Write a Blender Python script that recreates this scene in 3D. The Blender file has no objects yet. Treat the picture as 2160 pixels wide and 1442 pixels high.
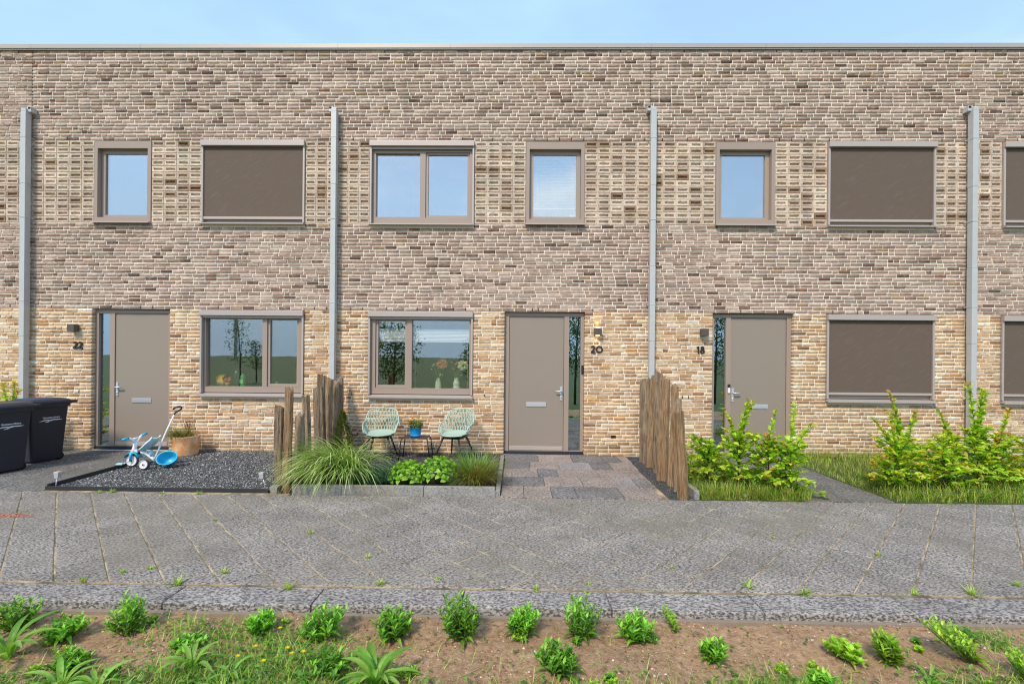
import bpy, math, random
import numpy as np
from mathutils import Matrix, Vector

random.seed(7)
RNG = np.random.default_rng(11)
SC = bpy.context.scene
COL = SC.collection

# ---------------------------------------------------------------- camera
W_PX, F_PX = 2160.0, 973.0
CAM_D, CAM_Z = 7.87, 1.6446
yaw, pitch, roll = (math.radians(a) for a in (-0.8318, 0.0232, 0.4982))
fwd = Vector((math.sin(yaw) * math.cos(pitch), math.cos(yaw) * math.cos(pitch), math.sin(pitch)))
rgt = Vector((math.cos(yaw), -math.sin(yaw), 0))
upv = rgt.cross(fwd)
r2 = rgt * math.cos(roll) + upv * math.sin(roll)
u2 = upv * math.cos(roll) - rgt * math.sin(roll)
cam = bpy.data.cameras.new("camera")
cam.sensor_width = 36.0
cam.lens = 36.0 * F_PX / W_PX
cam.shift_x = 6.2 / W_PX
cam.shift_y = 34.0 / W_PX
cam.clip_end = 9000
cam.clip_start = 0.05
cam_ob = bpy.data.objects.new("camera", cam)
m = Matrix.Identity(4)
for i in range(3):
    m[i][0], m[i][1], m[i][2] = r2[i], u2[i], -fwd[i]
m[0][3], m[1][3], m[2][3] = 0.0, -CAM_D, CAM_Z
cam_ob.matrix_world = m
COL.objects.link(cam_ob)
SC.camera = cam_ob

# ---------------------------------------------------------------- sky and sun
SUN_EL, SUN_AZ = math.radians(46), math.radians(205)      # azimuth clockwise from +Y: behind the camera, to its left
world = bpy.data.worlds.new("World")
SC.world = world
world.use_nodes = True
wn = world.node_tree.nodes
wl = world.node_tree.links
bg = wn["Background"]
sky = wn.new("ShaderNodeTexSky")
sky.sky_type = 'NISHITA'
sky.sun_disc = False
sky.sun_elevation = SUN_EL
sky.sun_rotation = SUN_AZ
sky.air_density = 1.0
sky.dust_density = 0.3
sky.ozone_density = 1.0
# thin even cloud veil over the whole dome
wtc = wn.new("ShaderNodeTexCoord")
wmap = wn.new("ShaderNodeMapping"); wmap.inputs["Scale"].default_value = (1.0, 1.0, 2.6)
wno = wn.new("ShaderNodeTexNoise"); wno.inputs["Scale"].default_value = 2.2; wno.inputs["Detail"].default_value = 5
wra = wn.new("ShaderNodeValToRGB")
wra.color_ramp.elements[0].position = 0.40; wra.color_ramp.elements[0].color = (0.42, 0.42, 0.42, 1)
wra.color_ramp.elements[1].position = 0.75; wra.color_ramp.elements[1].color = (0.62, 0.62, 0.62, 1)
wmx = wn.new("ShaderNodeMixRGB"); wmx.inputs["Color2"].default_value = (4.5, 6.9, 10.4, 1)
wl.new(wtc.outputs["Generated"], wmap.inputs["Vector"]); wl.new(wmap.outputs["Vector"], wno.inputs["Vector"])
wl.new(wno.outputs["Fac"], wra.inputs["Fac"]); wl.new(wra.outputs["Color"], wmx.inputs["Fac"])
wl.new(sky.outputs["Color"], wmx.inputs["Color1"])
# blue-grey haze low over the whole horizon
wse = wn.new("ShaderNodeSeparateXYZ"); wl.new(wtc.outputs["Generated"], wse.inputs["Vector"])
whr = wn.new("ShaderNodeValToRGB")
whr.color_ramp.elements[0].position = 0.02; whr.color_ramp.elements[0].color = (0.88, 0.88, 0.88, 1)
whr.color_ramp.elements[1].position = 0.34; whr.color_ramp.elements[1].color = (0, 0, 0, 1)
wl.new(wse.outputs["Z"], whr.inputs["Fac"])
wmh = wn.new("ShaderNodeMixRGB"); wmh.inputs["Color2"].default_value = (3.0, 4.4, 5.9, 1)
wl.new(whr.outputs["Color"], wmh.inputs["Fac"]); 
# soft broken cloud low in the sky all round
wn2 = wn.new("ShaderNodeTexNoise"); wn2.inputs["Scale"].default_value = 3.4; wn2.inputs["Detail"].default_value = 7; wl.new(wmap.outputs["Vector"], wn2.inputs["Vector"])
wcr = wn.new("ShaderNodeValToRGB"); wcr.color_ramp.elements[0].position = 0.46; wcr.color_ramp.elements[0].color = (0, 0, 0, 1); wcr.color_ramp.elements[1].position = 0.68; wcr.color_ramp.elements[1].color = (0.75, 0.75, 0.75, 1)
wl.new(wn2.outputs["Fac"], wcr.inputs["Fac"])
wlo = wn.new("ShaderNodeValToRGB"); wlo.color_ramp.elements[0].position = 0.28; wlo.color_ramp.elements[0].color = (1, 1, 1, 1); wlo.color_ramp.elements[1].position = 0.48; wlo.color_ramp.elements[1].color = (0, 0, 0, 1)
wl.new(wse.outputs["Z"], wlo.inputs["Fac"])
wmu = wn.new("ShaderNodeMixRGB"); wmu.blend_type = 'MULTIPLY'; wmu.inputs["Fac"].default_value = 1; wl.new(wcr.outputs["Color"], wmu.inputs["Color1"]); wl.new(wlo.outputs["Color"], wmu.inputs["Color2"])
wcl = wn.new("ShaderNodeMixRGB"); wcl.inputs["Color2"].default_value = (8.2, 8.8, 9.2, 1)
wl.new(wmu.outputs["Color"], wcl.inputs["Fac"]); wl.new(wmx.outputs["Color"], wcl.inputs["Color1"]); wl.new(wcl.outputs["Color"], wmh.inputs["Color1"]); wl.new(wmh.outputs["Color"], bg.inputs["Color"])
bg.inputs["Strength"].default_value = 0.13

sun = bpy.data.lights.new("sun", 'SUN')
sun.energy = 2.6
sun.angle = math.radians(9)
sun.color = (1.0, 0.90, 0.77)
sun_ob = bpy.data.objects.new("sun", sun)
sdir = Vector((math.sin(SUN_AZ) * math.cos(SUN_EL), math.cos(SUN_AZ) * math.cos(SUN_EL), math.sin(SUN_EL)))
sun_ob.rotation_euler = sdir.to_track_quat('Z', 'Y').to_euler()
sun_ob.location = sdir * 40
COL.objects.link(sun_ob)

vs = SC.view_settings
vs.view_transform = 'Standard'
vs.look = 'None'
vs.gamma = 1.0
vs.use_curve_mapping = False
vs.exposure = 0.52
SC.cycles.use_denoising = True
SC.cycles.pixel_filter_type = 'BLACKMAN_HARRIS'
SC.cycles.filter_width = 1.15
SC.cycles.max_bounces = 8
SC.cycles.transparent_max_bounces = 12

# ---------------------------------------------------------------- helpers
def srgb(r, g, b):
    def c(v):
        v /= 255.0
        return v / 12.92 if v <= 0.04045 else ((v + 0.055) / 1.055) ** 2.4
    return (c(r), c(g), c(b))

def tag(o, label=None, cat=None, group=None, kind=None):
    if label: o["label"] = label
    if cat: o["category"] = cat
    if group: o["group"] = group
    if kind: o["kind"] = kind
    return o

def empty(name, loc=(0, 0, 0), rz=0.0, parent=None):
    o = bpy.data.objects.new(name, None)
    COL.objects.link(o)
    o.location = loc
    o.rotation_euler = (0, 0, rz)
    o.empty_display_size = 0.1
    if parent: o.parent = parent
    return o

def thing(name, label, cat, loc=(0, 0, 0), rz=0.0, group=None):
    return tag(empty(name, loc, rz), label, cat, group)

def link(name, me, parent=None, loc=None, rot=None, scale=None, mat=None):
    o = bpy.data.objects.new(name, me)
    COL.objects.link(o)
    if parent: o.parent = parent
    if loc is not None: o.location = loc
    if rot is not None: o.rotation_euler = rot
    if scale is not None: o.scale = scale
    if mat: me.materials.append(mat)
    return o

class MB:
    """collects faces and links them as one mesh object"""
    def __init__(s):
        s.v, s.f, s.mi, s.c, s.sm = [], [], [], [], []
        s.cur = (1, 1, 1)
    def add(s, verts, faces, mi=0, smooth=False):
        o = len(s.v)
        s.v.extend(tuple(p) for p in verts)
        s.c.extend([s.cur] * len(verts))
        for f in faces:
            s.f.append(tuple(i + o for i in f)); s.mi.append(mi); s.sm.append(smooth)
        return s
    def box(s, x0, x1, y0, y1, z0, z1, mi=0):
        if x0 > x1: x0, x1 = x1, x0
        v = [(x0, y0, z0), (x1, y0, z0), (x1, y1, z0), (x0, y1, z0), (x0, y0, z1), (x1, y0, z1), (x1, y1, z1), (x0, y1, z1)]
        return s.add(v, [(0, 3, 2, 1), (4, 5, 6, 7), (0, 1, 5, 4), (1, 2, 6, 5), (2, 3, 7, 6), (3, 0, 4, 7)], mi)
    def bbox(s, x0, x1, y0, y1, z0, z1, b=0.004, mi=0):
        """box with chamfered edges"""
        if x0 > x1: x0, x1 = x1, x0
        n = len(s.v)
        import bmesh
        bm = bmesh.new()
        bmesh.ops.create_cube(bm, size=1)
        for v in bm.verts:
            v.co = Vector(((x0 + x1) / 2 + v.co.x * (x1 - x0), (y0 + y1) / 2 + v.co.y * (y1 - y0), (z0 + z1) / 2 + v.co.z * (z1 - z0)))
        b = min(b, 0.45 * min(x1 - x0, y1 - y0, z1 - z0))
        bmesh.ops.bevel(bm, geom=bm.edges[:], offset=b, segments=2, profile=0.6, affect='EDGES')
        bm.verts.index_update()
        s.add([tuple(v.co) for v in bm.verts], [tuple(q.index for q in f.verts) for f in bm.faces], mi, False)
        bm.free()
        return s
    def tube(s, path, r, n=8, mi=0, caps=True, smooth=True, flat=1.0, up=None):
        pts = [Vector(p) for p in path]
        rs = r if isinstance(r, (list, tuple)) else [r] * len(pts)
        rings = []
        for i, p in enumerate(pts):
            t = (pts[min(i + 1, len(pts) - 1)] - pts[max(i - 1, 0)])
            t = t.normalized() if t.length > 1e-9 else Vector((0, 0, 1))
            a = Vector(up) if up else (Vector((0, 0, 1)) if abs(t.z) < 0.9 else Vector((0, 1, 0)))
            e1 = t.cross(a).normalized(); e2 = e1.cross(t).normalized()
            rings.append([p + (e1 * math.cos(k * 2 * math.pi / n + math.pi / n) + e2 * math.sin(k * 2 * math.pi / n + math.pi / n) * flat) * rs[i] for k in range(n)])
        v = [q for ring in rings for q in ring]
        f = []
        for i in range(len(rings) - 1):
            for k in range(n):
                a0, a1 = i * n + k, i * n + (k + 1) % n
                f.append((a0, a1, a1 + n, a0 + n))
        if caps:
            f.append(tuple(range(n - 1, -1, -1))); f.append(tuple((len(rings) - 1) * n + k for k in range(n)))
        return s.add(v, f, mi, smooth)
    def loft(s, rings, mi=0, smooth=True, cap0=True, cap1=True, closed=True):
        n = len(rings[0]); v = [q for r in rings for q in r]; f = []
        for i in range(len(rings) - 1):
            for k in range(n if closed else n - 1):
                a0, a1 = i * n + k, i * n + (k + 1) % n
                f.append((a0, a1, a1 + n, a0 + n))
        if cap0: f.append(tuple(range(n - 1, -1, -1)))
        if cap1: f.append(tuple((len(rings) - 1) * n + k for k in range(n)))
        return s.add(v, f, mi, smooth)
    def lathe(s, prof, n=24, c=(0, 0), mi=0, smooth=True, cap0=False, cap1=False):
        rings = [[(c[0] + r * math.cos(2 * math.pi * k / n), c[1] + r * math.sin(2 * math.pi * k / n), z) for k in range(n)] for r, z in prof]
        return s.loft(rings, mi, smooth, cap0, cap1)
    def xform(s, M, start=0):
        for i in range(start, len(s.v)):
            s.v[i] = tuple(M @ Vector(s.v[i]))
        return s
    def mesh(s, name, mats):
        me = bpy.data.meshes.new(name)
        me.from_pydata(s.v, [], s.f)
        for mt in (mats if isinstance(mats, (list, tuple)) else [mats]): me.materials.append(mt)
        me.polygons.foreach_set("material_index", s.mi)
        me.polygons.foreach_set("use_smooth", s.sm)
        if any(c != (1, 1, 1) for c in s.c):
            at = me.color_attributes.new("Col", 'FLOAT_COLOR', 'POINT')
            arr = np.ones((len(s.c), 4), dtype=np.float32); arr[:, :3] = s.c
            at.data.foreach_set("color", arr.ravel())
        me.update()
        return me
    def build(s, name, mats, parent=None, loc=None, rot=None):
        return link(name, s.mesh(name, mats), parent, loc, rot)

def templ_mesh(name, V, faces, cols, mat, smooth=False):
    """V (N,k,3) copies of one small template; faces index one copy; cols (N,3) or (N,k,3)"""
    N, k, _ = V.shape
    me = bpy.data.meshes.new(name)
    lt = np.array([len(f) for f in faces], dtype=np.int32)
    flat = np.concatenate([np.array(f, dtype=np.int32) for f in faces])
    loops = (flat[None, :] + (np.arange(N, dtype=np.int32) * k)[:, None]).ravel()
    tot = np.tile(lt, N)
    start = np.concatenate([[0], np.cumsum(tot)[:-1]]).astype(np.int32)
    me.vertices.add(N * k); me.vertices.foreach_set("co", V.astype(np.float32).ravel())
    me.loops.add(len(loops)); me.loops.foreach_set("vertex_index", loops)
    me.polygons.add(len(tot)); me.polygons.foreach_set("loop_start", start)
    if smooth: me.polygons.foreach_set("use_smooth", np.ones(len(tot), dtype=bool))
    me.update(calc_edges=True)
    at = me.color_attributes.new("Col", 'FLOAT_COLOR', 'POINT')
    c = np.ones((N, k, 4), dtype=np.float32)
    c[..., :3] = cols[:, None, :] if cols.ndim == 2 else cols
    at.data.foreach_set("color", c.ravel())
    me.materials.append(mat)
    me.validate()
    return me

def nrm(a):
    return a / np.maximum(np.linalg.norm(a, axis=-1, keepdims=True), 1e-9)

LEAF_F = [(0, 3, 2), (0, 2, 1), (2, 3, 6, 5), (1, 2, 5, 4), (5, 6, 7), (4, 5, 7)]
def leaf_verts(pos, d, up, L, Wd, fold=0.22, curl=0.18):
    """N folded leaves of 8 vertices; d direction, up the leaf's upper side"""
    d = nrm(d); s = nrm(np.cross(d, up)); n = np.cross(s, d)
    L = L[:, None]; Wd = Wd[:, None]
    out = np.zeros((len(pos), 8, 3))
    c1 = pos + d * L * 0.38 + n * L * curl * 0.25; c2 = pos + d * L * 0.72 + n * L * curl * 0.10
    out[:, 0] = pos
    out[:, 1] = c1 - s * Wd * 0.5 + n * Wd * fold; out[:, 2] = c1; out[:, 3] = c1 + s * Wd * 0.5 + n * Wd * fold
    out[:, 4] = c2 - s * Wd * 0.36 + n * Wd * fold * 0.7; out[:, 5] = c2; out[:, 6] = c2 + s * Wd * 0.36 + n * Wd * fold * 0.7
    out[:, 7] = pos + d * L - n * L * curl * 0.55
    return out

def blade_verts(pos, az, L, lean, bend, Wd, nseg=4):
    """N grass blades: start angle lean from vertical, bending over by bend (radians)"""
    N = len(pos)
    out = np.zeros((N, 2 * nseg + 1, 3))
    p = pos.copy(); h = np.stack([np.cos(az), np.sin(az), np.zeros(N)], 1); s = np.stack([-np.sin(az), np.cos(az), np.zeros(N)], 1)
    for i in range(nseg):
        t = i / nseg
        w = (Wd * (1 - 0.75 * t * t))[:, None] * 0.5
        out[:, 2 * i] = p - s * w; out[:, 2 * i + 1] = p + s * w
        a = (lean + bend * (i + 0.5) / nseg)[:, None]
        p = p + (h * np.sin(a) + np.array([0, 0, 1.0]) * np.cos(a)) * (L / nseg)[:, None]
    out[:, 2 * nseg] = p
    return out

def blade_faces(nseg=4):
    f = [(2 * i, 2 * i + 1, 2 * i + 3, 2 * i + 2) for i in range(nseg - 1)]
    return f + [(2 * nseg - 2, 2 * nseg - 1, 2 * nseg)]

def pal(n, cols, w=None, jit=0.12):
    cols = np.array(cols, dtype=float)
    w = np.ones(len(cols)) if w is None else np.array(w, dtype=float)
    k = RNG.choice(len(cols), n, p=w / w.sum())
    return np.clip(cols[k] * (1 + RNG.normal(0, jit, (n, 1))) * (1 + RNG.normal(0, jit * 0.2, (n, 3))), 0.003, 0.95)

# ---------------------------------------------------------------- materials
class NT:
    def __init__(s, name):
        s.m = bpy.data.materials.new(name); s.m.use_nodes = True
        s.n, s.l = s.m.node_tree.nodes, s.m.node_tree.links
        s.b = s.n["Principled BSDF"]; s.out = s.n["Material Output"]
    def node(s, t, **kw):
        o = s.n.new(t)
        for k, v in kw.items():
            if k in o.inputs: o.inputs[k].default_value = v
            else: setattr(o, k, v)
        return o
    def set(s, **kw):
        for k, v in kw.items(): s.b.inputs[k.replace("_", " ")].default_value = v
    def pos(s, scale=(1, 1, 1)):
        g = s.node("ShaderNodeNewGeometry"); mp = s.node("ShaderNodeMapping", Scale=scale)
        s.l.new(g.outputs["Position"], mp.inputs["Vector"]); return mp.outputs["Vector"]
    def noise(s, vec, scale, detail=4, rough=0.6, dist=0.0):
        o = s.node("ShaderNodeTexNoise", Scale=scale, Detail=detail, Roughness=rough, Distortion=dist)
        s.l.new(vec, o.inputs["Vector"]); return o.outputs["Fac"]
    def ramp(s, fac, stops):
        r = s.node("ShaderNodeValToRGB"); e = r.color_ramp.elements
        while len(e) < len(stops): e.new(0.5)
        for i, (p, c) in enumerate(stops):
            e[i].position = p; e[i].color = (*c, 1) if isinstance(c, tuple) else (c, c, c, 1)
        s.l.new(fac, r.inputs["Fac"]); return r.outputs["Color"]
    def mix(s, a, b, fac, mode='MIX'):
        x = s.node("ShaderNodeMixRGB", blend_type=mode)
        for sock, v in ((x.inputs["Color1"], a), (x.inputs["Color2"], b), (x.inputs["Fac"], fac)):
            if isinstance(v, (tuple, list)): sock.default_value = (*v[:3], 1)
            elif isinstance(v, (int, float)): sock.default_value = v
            else: s.l.new(v, sock)
        return x.outputs["Color"]
    def bump(s, h, strength=0.5, dist=0.01):
        b = s.node("ShaderNodeBump", Strength=strength, Distance=dist)
        s.l.new(h, b.inputs["Height"]); s.l.new(b.outputs["Normal"], s.b.inputs["Normal"])
    def color(s, c): s.l.new(c, s.b.inputs["Base Color"])
    def src(s, kind):
        if kind == 'obj': return s.node("ShaderNodeObjectInfo").outputs["Color"]
        a = s.node("ShaderNodeAttribute"); a.attribute_name = "Col"; return a.outputs["Color"]

def plain(name, col, rough=0.5, metal=0.0, var=0.06, scale=6.0, bump=0.0, bscale=200.0, spec=0.5):
    t = NT(name); t.set(Roughness=rough, Metallic=metal); t.b.inputs["Specular IOR Level"].default_value = spec
    p = t.pos(); n = t.noise(p, scale, 5)
    t.color(t.mix(tuple(c * (1 - var) for c in col), tuple(min(c * (1 + var), 1) for c in col), n))
    if bump: t.bump(t.noise(p, bscale, 3), bump, 0.004)
    return t.m

def brick_mat(name, kind):
    t = NT(name); t.set(Roughness=0.9); t.b.inputs["Specular IOR Level"].default_value = 0.2
    c = t.src(kind); p = t.pos((1, 1, 1)); pl = t.pos((0.45, 1, 1.5))
    n1 = t.noise(pl, 34, 6, 0.7, 0.6); n2 = t.noise(p, 130, 4, 0.7); n3 = t.noise(p, 9, 3)
    c = t.mix(c, t.ramp(n1, [(0.28, 0.30), (0.46, 0.86), (0.60, 1.08), (0.8, 1.35)]), 1.0, 'MULTIPLY')
    c = t.mix(c, (0.66, 0.58, 0.48), t.ramp(n3, [(0.56, 0.0), (0.75, 0.42)]))
    c = t.mix(c, t.ramp(n2, [(0.30, 0.45), (0.45, 1.0), (1.0, 1.1)]), 0.75, 'MULTIPLY')
    c = t.mix(c, t.ramp(t.noise(t.pos((1, 1, 0.6)), 0.9, 4), [(0.30, 0.90), (0.70, 1.06)]), 1.0, 'MULTIPLY')
    c = t.mix(c, t.ramp(t.noise(t.pos((5, 1, 0.30)), 1.0, 5, 0.65), [(0.32, 0.84), (0.52, 1.0), (0.75, 1.05)]), 1.0, 'MULTIPLY')
    t.color(c); t.bump(n1, 0.55, 0.010)
    return t.m

def leaf_mat(name, kind, trans=0.42, rough=0.45, veins=0.15):
    t = NT(name); t.set(Roughness=rough); t.b.inputs["Specular IOR Level"].default_value = 0.35
    c = t.src(kind); n = t.noise(t.pos(), 45, 3)
    c = t.mix(c, t.ramp(n, [(0.3, 1 - veins), (0.7, 1 + veins)]), 1.0, 'MULTIPLY')
    t.color(c)
    tr = t.node("ShaderNodeBsdfTranslucent"); mx = t.node("ShaderNodeMixShader", Fac=trans)
    t.l.new(t.mix(c, (1.25, 1.35, 0.5), 1.0, 'MULTIPLY'), tr.inputs["Color"])
    t.l.new(t.b.outputs[0], mx.inputs[1]); t.l.new(tr.outputs[0], mx.inputs[2]); t.l.new(mx.outputs[0], t.out.inputs[0])
    return t.m

def glass_mat(name, refl=0.5, tint=(0.80, 0.90, 0.88), gcol=(0.86, 0.94, 0.97)):
    t = NT(name)
    t.n.remove(t.b)
    g = t.node("ShaderNodeBsdfGlossy", Roughness=0.0); g.inputs["Color"].default_value = (*gcol, 1)
    tr = t.node("ShaderNodeBsdfTransparent"); tr.inputs["Color"].default_value = (*tint, 1)
    bp = t.node("ShaderNodeBump", Strength=0.05, Distance=0.004); t.l.new(t.noise(t.pos(), 2.6, 2), bp.inputs["Height"]); t.l.new(bp.outputs["Normal"], g.inputs["Normal"])
    mx = t.node("ShaderNodeMixShader", Fac=refl)
    t.l.new(tr.outputs[0], mx.inputs[1]); t.l.new(g.outputs[0], mx.inputs[2]); t.l.new(mx.outputs[0], t.out.inputs[0])
    return t.m

def speckle_mat(name, dark, light, tint=None, scale=70, amount=0.5, rough=0.85, moss=0.0):
    t = NT(name); t.set(Roughness=rough); t.b.inputs["Specular IOR Level"].default_value = 0.25
    p = t.pos((0.6, 1.3, 1)); q = t.pos()
    n1 = t.noise(p, scale, 3, 0.62, 0.4); n2 = t.noise(q, 2.3, 4); n3 = t.noise(q, 0.8, 3); n4 = t.noise(q, 11, 4)
    c = t.mix(dark, light, t.ramp(n1, [(amount - 0.11, 0.0), (amount + 0.07, 1.0)]))
    oi = t.node("ShaderNodeObjectInfo")
    c = t.mix(c, t.ramp(oi.outputs["Random"], [(0.0, 0.90), (1.0, 1.08)]), 0.8, 'MULTIPLY')
    c = t.mix(c, t.ramp(n2, [(0.3, 0.72), (0.7, 1.18)]), 0.8, 'MULTIPLY')
    if tint: c = t.mix(c, tint, t.ramp(n3, [(0.45, 0.0), (0.65, 0.45)]))
    if moss: c = t.mix(c, (0.13, 0.14, 0.045), t.ramp(n4, [(0.55, 0.0), (0.72, moss)]))
    t.color(c); t.bump(n1, 0.35, 0.004)
    return t.m

M = {}
M['brick_obj'] = brick_mat('brick', 'obj'); M['brick'] = brick_mat('brickwork', 'attr')
t = NT('mortar'); t.set(Roughness=0.95)
t.color(t.ramp(t.noise(t.pos(), 60, 4), [(0.3, srgb(222, 205, 184)), (0.7, srgb(246, 233, 215))])); t.bump(t.noise(t.pos(), 250, 3), 0.4, 0.004)
M['mortar'] = t.m
M['dark'] = plain('dark_gap', (0.012, 0.011, 0.010), 0.9)
M['frame'] = plain('taupe_painted_timber', srgb(156, 137, 121), 0.42, var=0.03)
M['sash'] = plain('taupe_sash', srgb(160, 142, 126), 0.42, var=0.03)
M['door'] = plain('taupe_door_leaf', srgb(143, 129, 114), 0.5, var=0.03, bump=0.12, bscale=420)
M['alu'] = plain('pale_taupe_aluminium', srgb(178, 164, 153), 0.38, 0.15, var=0.03)
M['trim'] = plain('roof_trim', srgb(172, 162, 150), 0.45, 0.1, var=0.04, scale=2)
M['zinc'] = plain('zinc', srgb(184, 184, 180), 0.5, 0.1, var=0.10, scale=9, bump=0.05, bscale=60)
M['steel'] = plain('brushed_steel', srgb(205, 205, 205), 0.3, 0.5, var=0.03)
M['black'] = plain('black_metal', (0.022, 0.020, 0.020), 0.45, var=0.1)
M['threshold'] = plain('black_threshold', (0.02, 0.022, 0.028), 0.5)
M['lamp'] = plain('brown_lamp_body', srgb(84, 74, 68), 0.45)
M['digits'] = plain('dark_number', (0.020, 0.017, 0.016), 0.45)
M['roof'] = plain('roof_felt', (0.05, 0.05, 0.05), 0.9)
M['inner'] = plain('inner_plaster', (0.34, 0.32, 0.29), 0.9)
M['glass'] = glass_mat('bright_refl_glass', 0.42, (0.96, 0.97, 0.96), (0.94, 0.93, 0.88))  # same glazing as downstairs; reflection share raised to brighten the upper panes
M['dim_refl_glass'] = glass_mat('dim_refl_glass', 0.23, (0.97, 0.98, 0.97), (0.94, 0.95, 0.94))  # same glazing as upstairs; reflection lowered so things behind it look brighter
M['glass_dark'] = glass_mat('sidelight_glass', 0.45, (0.25, 0.34, 0.36), (0.80, 0.92, 0.98))
M['white'] = plain('white_plastic', (0.78, 0.78, 0.77), 0.4, var=0.02)
M['blind'] = plain('white_blind', (0.72, 0.74, 0.74), 0.7, var=0.03)
t = NT('screen_cloth'); t.set(Roughness=0.85)
n = t.noise(t.pos((1, 1, 1)), 420, 2); d = t.noise(t.pos((7, 1, 1)), 5, 3)
gq = t.node("ShaderNodeMapping", Rotation=(0, -0.55, 0), Scale=(1.2, 1, 22)); gg = t.node("ShaderNodeNewGeometry"); t.l.new(gg.outputs["Position"], gq.inputs["Vector"])
rot = t.node("ShaderNodeVectorRotate", rotation_type='Y_AXIS', Angle=0.55); t.l.new(gg.outputs["Position"], rot.inputs["Vector"])
sc_ = t.node("ShaderNodeMapping", Scale=(1.6, 1, 30)); t.l.new(rot.outputs["Vector"], sc_.inputs["Vector"])
st = t.noise(sc_.outputs["Vector"], 2.2, 3, 0.6)
c = t.ramp(n, [(0.3, srgb(82, 68, 57)), (0.7, srgb(112, 95, 81))])
c = t.mix(c, srgb(150, 138, 126), t.ramp(st, [(0.58, 0.0), (0.76, 0.38)]))
t.color(c)
M['screen'] = t.m
M['leaf_obj'] = leaf_mat('leaf', 'obj'); M['leaf'] = leaf_mat('foliage', 'attr'); M['blade'] = leaf_mat('grass_blade', 'attr', 0.3, 0.5, 0.08)
M['bark'] = plain('bark', (0.10, 0.07, 0.045), 0.9, var=0.35, scale=40)
# ================================================================ the terrace
HW = 5.335
P0, P1, P2, P3 = -8.417, -3.082, 2.253, 7.588
Z_LINT, Z_BAND0, Z_BAND1, Z_TOP = 2.442, 3.925, 5.347, 6.912
OPEN = dict(low=(0.552, 2.352, 0.952, Z_LINT), up=(0.556, 2.352, 3.905, Z_BAND1), small=(3.228, 4.227, Z_BAND0 + 0.005, Z_BAND1), door=(2.885, 4.255, 0.0, Z_LINT))
HOUSES = [  # key, root x, mirror, o range, openings
    ('24', P0 - HW, 1, (2.55, HW), ('small', 'door')),
    ('22', P1, -1, (0, HW), ('low', 'up', 'small', 'door')),
    ('20', P1, 1, (0, HW), ('low', 'up', 'small', 'door')),
    ('18', P3, -1, (0, HW), ('low', 'up', 'small', 'door')),
    ('16', P3, 1, (0, 2.75), ('low', 'up')),
]
HLABEL = {
    '24': 'brick terraced house beyond the drainpipe behind the wheelie bins',
    '22': 'brick terraced house numbered 22 with kitchen window and one lowered screen upstairs',
    '20': 'brick terraced house numbered 20 with two open windows and seating area in front',
    '18': 'brick terraced house numbered 18 with both large window screens lowered',
    '16': 'brick terraced house beyond the drainpipe that stands in the leafy hedge',
}
UP_COL = [srgb(198, 174, 154), srgb(184, 159, 140), srgb(172, 146, 128), srgb(157, 131, 113), srgb(124, 98, 82), srgb(107, 84, 70), srgb(172, 142, 108), srgb(144, 110, 88)]
UP_W = [24, 36, 32, 16, 4, 2.5, 1.5, 1.5]
LO_COL = [srgb(222, 195, 158), srgb(213, 180, 140), srgb(202, 164, 122), srgb(188, 147, 106), srgb(166, 126, 90), srgb(142, 107, 80), srgb(206, 156, 98), srgb(233, 218, 192)]
LO_W = [26, 34, 28, 14, 4, 2, 2, 5]
FR_COL = [srgb(220, 200, 178), srgb(208, 186, 163), srgb(194, 170, 148), srgb(164, 136, 110), srgb(146, 114, 88)]
FR_W = [34, 36, 22, 5, 2]
ST_COL = [srgb(196, 164, 120), srgb(178, 146, 104), srgb(160, 128, 92), srgb(206, 178, 138)]

def brick_template(j):
    """unit brick (length 0.208, height 0.05): rough chamfered front, 12 vertices"""
    r = random.Random(j)
    a = lambda s: r.uniform(-s, s)
    back, mid, front = [], [], []
    for sx, sz in ((-1, -1), (1, -1), (1, 1), (-1, 1)):
        back.append((sx * 0.104, 0.10, sz * 0.0255))
        x, z = sx * (0.104 + a(0.0022)), sz * (0.0255 + a(0.0009))
        mid.append((x, 0.001 + a(0.001), z))
        front.append((x - sx * (0.003 + r.random() * 0.004), -0.0045 + a(0.002), z - sz * (0.002 + r.random() * 0.002)))
    return np.array(back + mid + front)
BRICK_F = [(0, 1, 5, 4), (1, 2, 6, 5), (2, 3, 7, 6), (3, 0, 4, 7), (4, 5, 9, 8), (5, 6, 10, 9), (6, 7, 11, 10), (7, 4, 8, 11), (8, 9, 10, 11)]
BT = [brick_template(j) for j in range(10)]
BRICK_ME = []
for j in range(10):
    me = bpy.data.meshes.new("brick"); me.from_pydata([tuple(v) for v in BT[j]], [], BRICK_F); me.materials.append(M['brick_obj']); BRICK_ME.append(me)

def frog_template(j):
    r = random.Random(100 + j); a = lambda s: r.uniform(-s, s)
    rings = []
    for hw, hz, y, js in ((0.104, 0.0490, 0.10, 0), (0.104, 0.0490, 0.006, 0.0015), (0.099, 0.0440, -0.004, 0.003), (0.078 + a(0.004), 0.0190 + a(0.002), -0.002, 0.003), (0.074, 0.0150, 0.026, 0.002)):
        rings.append([(sx * hw + a(js), y, sz * hz + a(js) + 0) for sx, sz in ((-1, -1), (1, -1), (1, 1), (-1, 1))])
    v = [p for q in rings for p in q]; f = []
    for i in range(4):
        for k in range(4):
            f.append((i * 4 + k, i * 4 + (k + 1) % 4, i * 4 + 4 + (k + 1) % 4, i * 4 + 4 + k))
    f.append((16, 17, 18, 19))
    me = bpy.data.meshes.new("frog_brick"); me.from_pydata(v, [], f); me.materials.append(M['brick_obj'])
    return me
FROG_ME = [frog_template(j) for j in range(10)]

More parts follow.
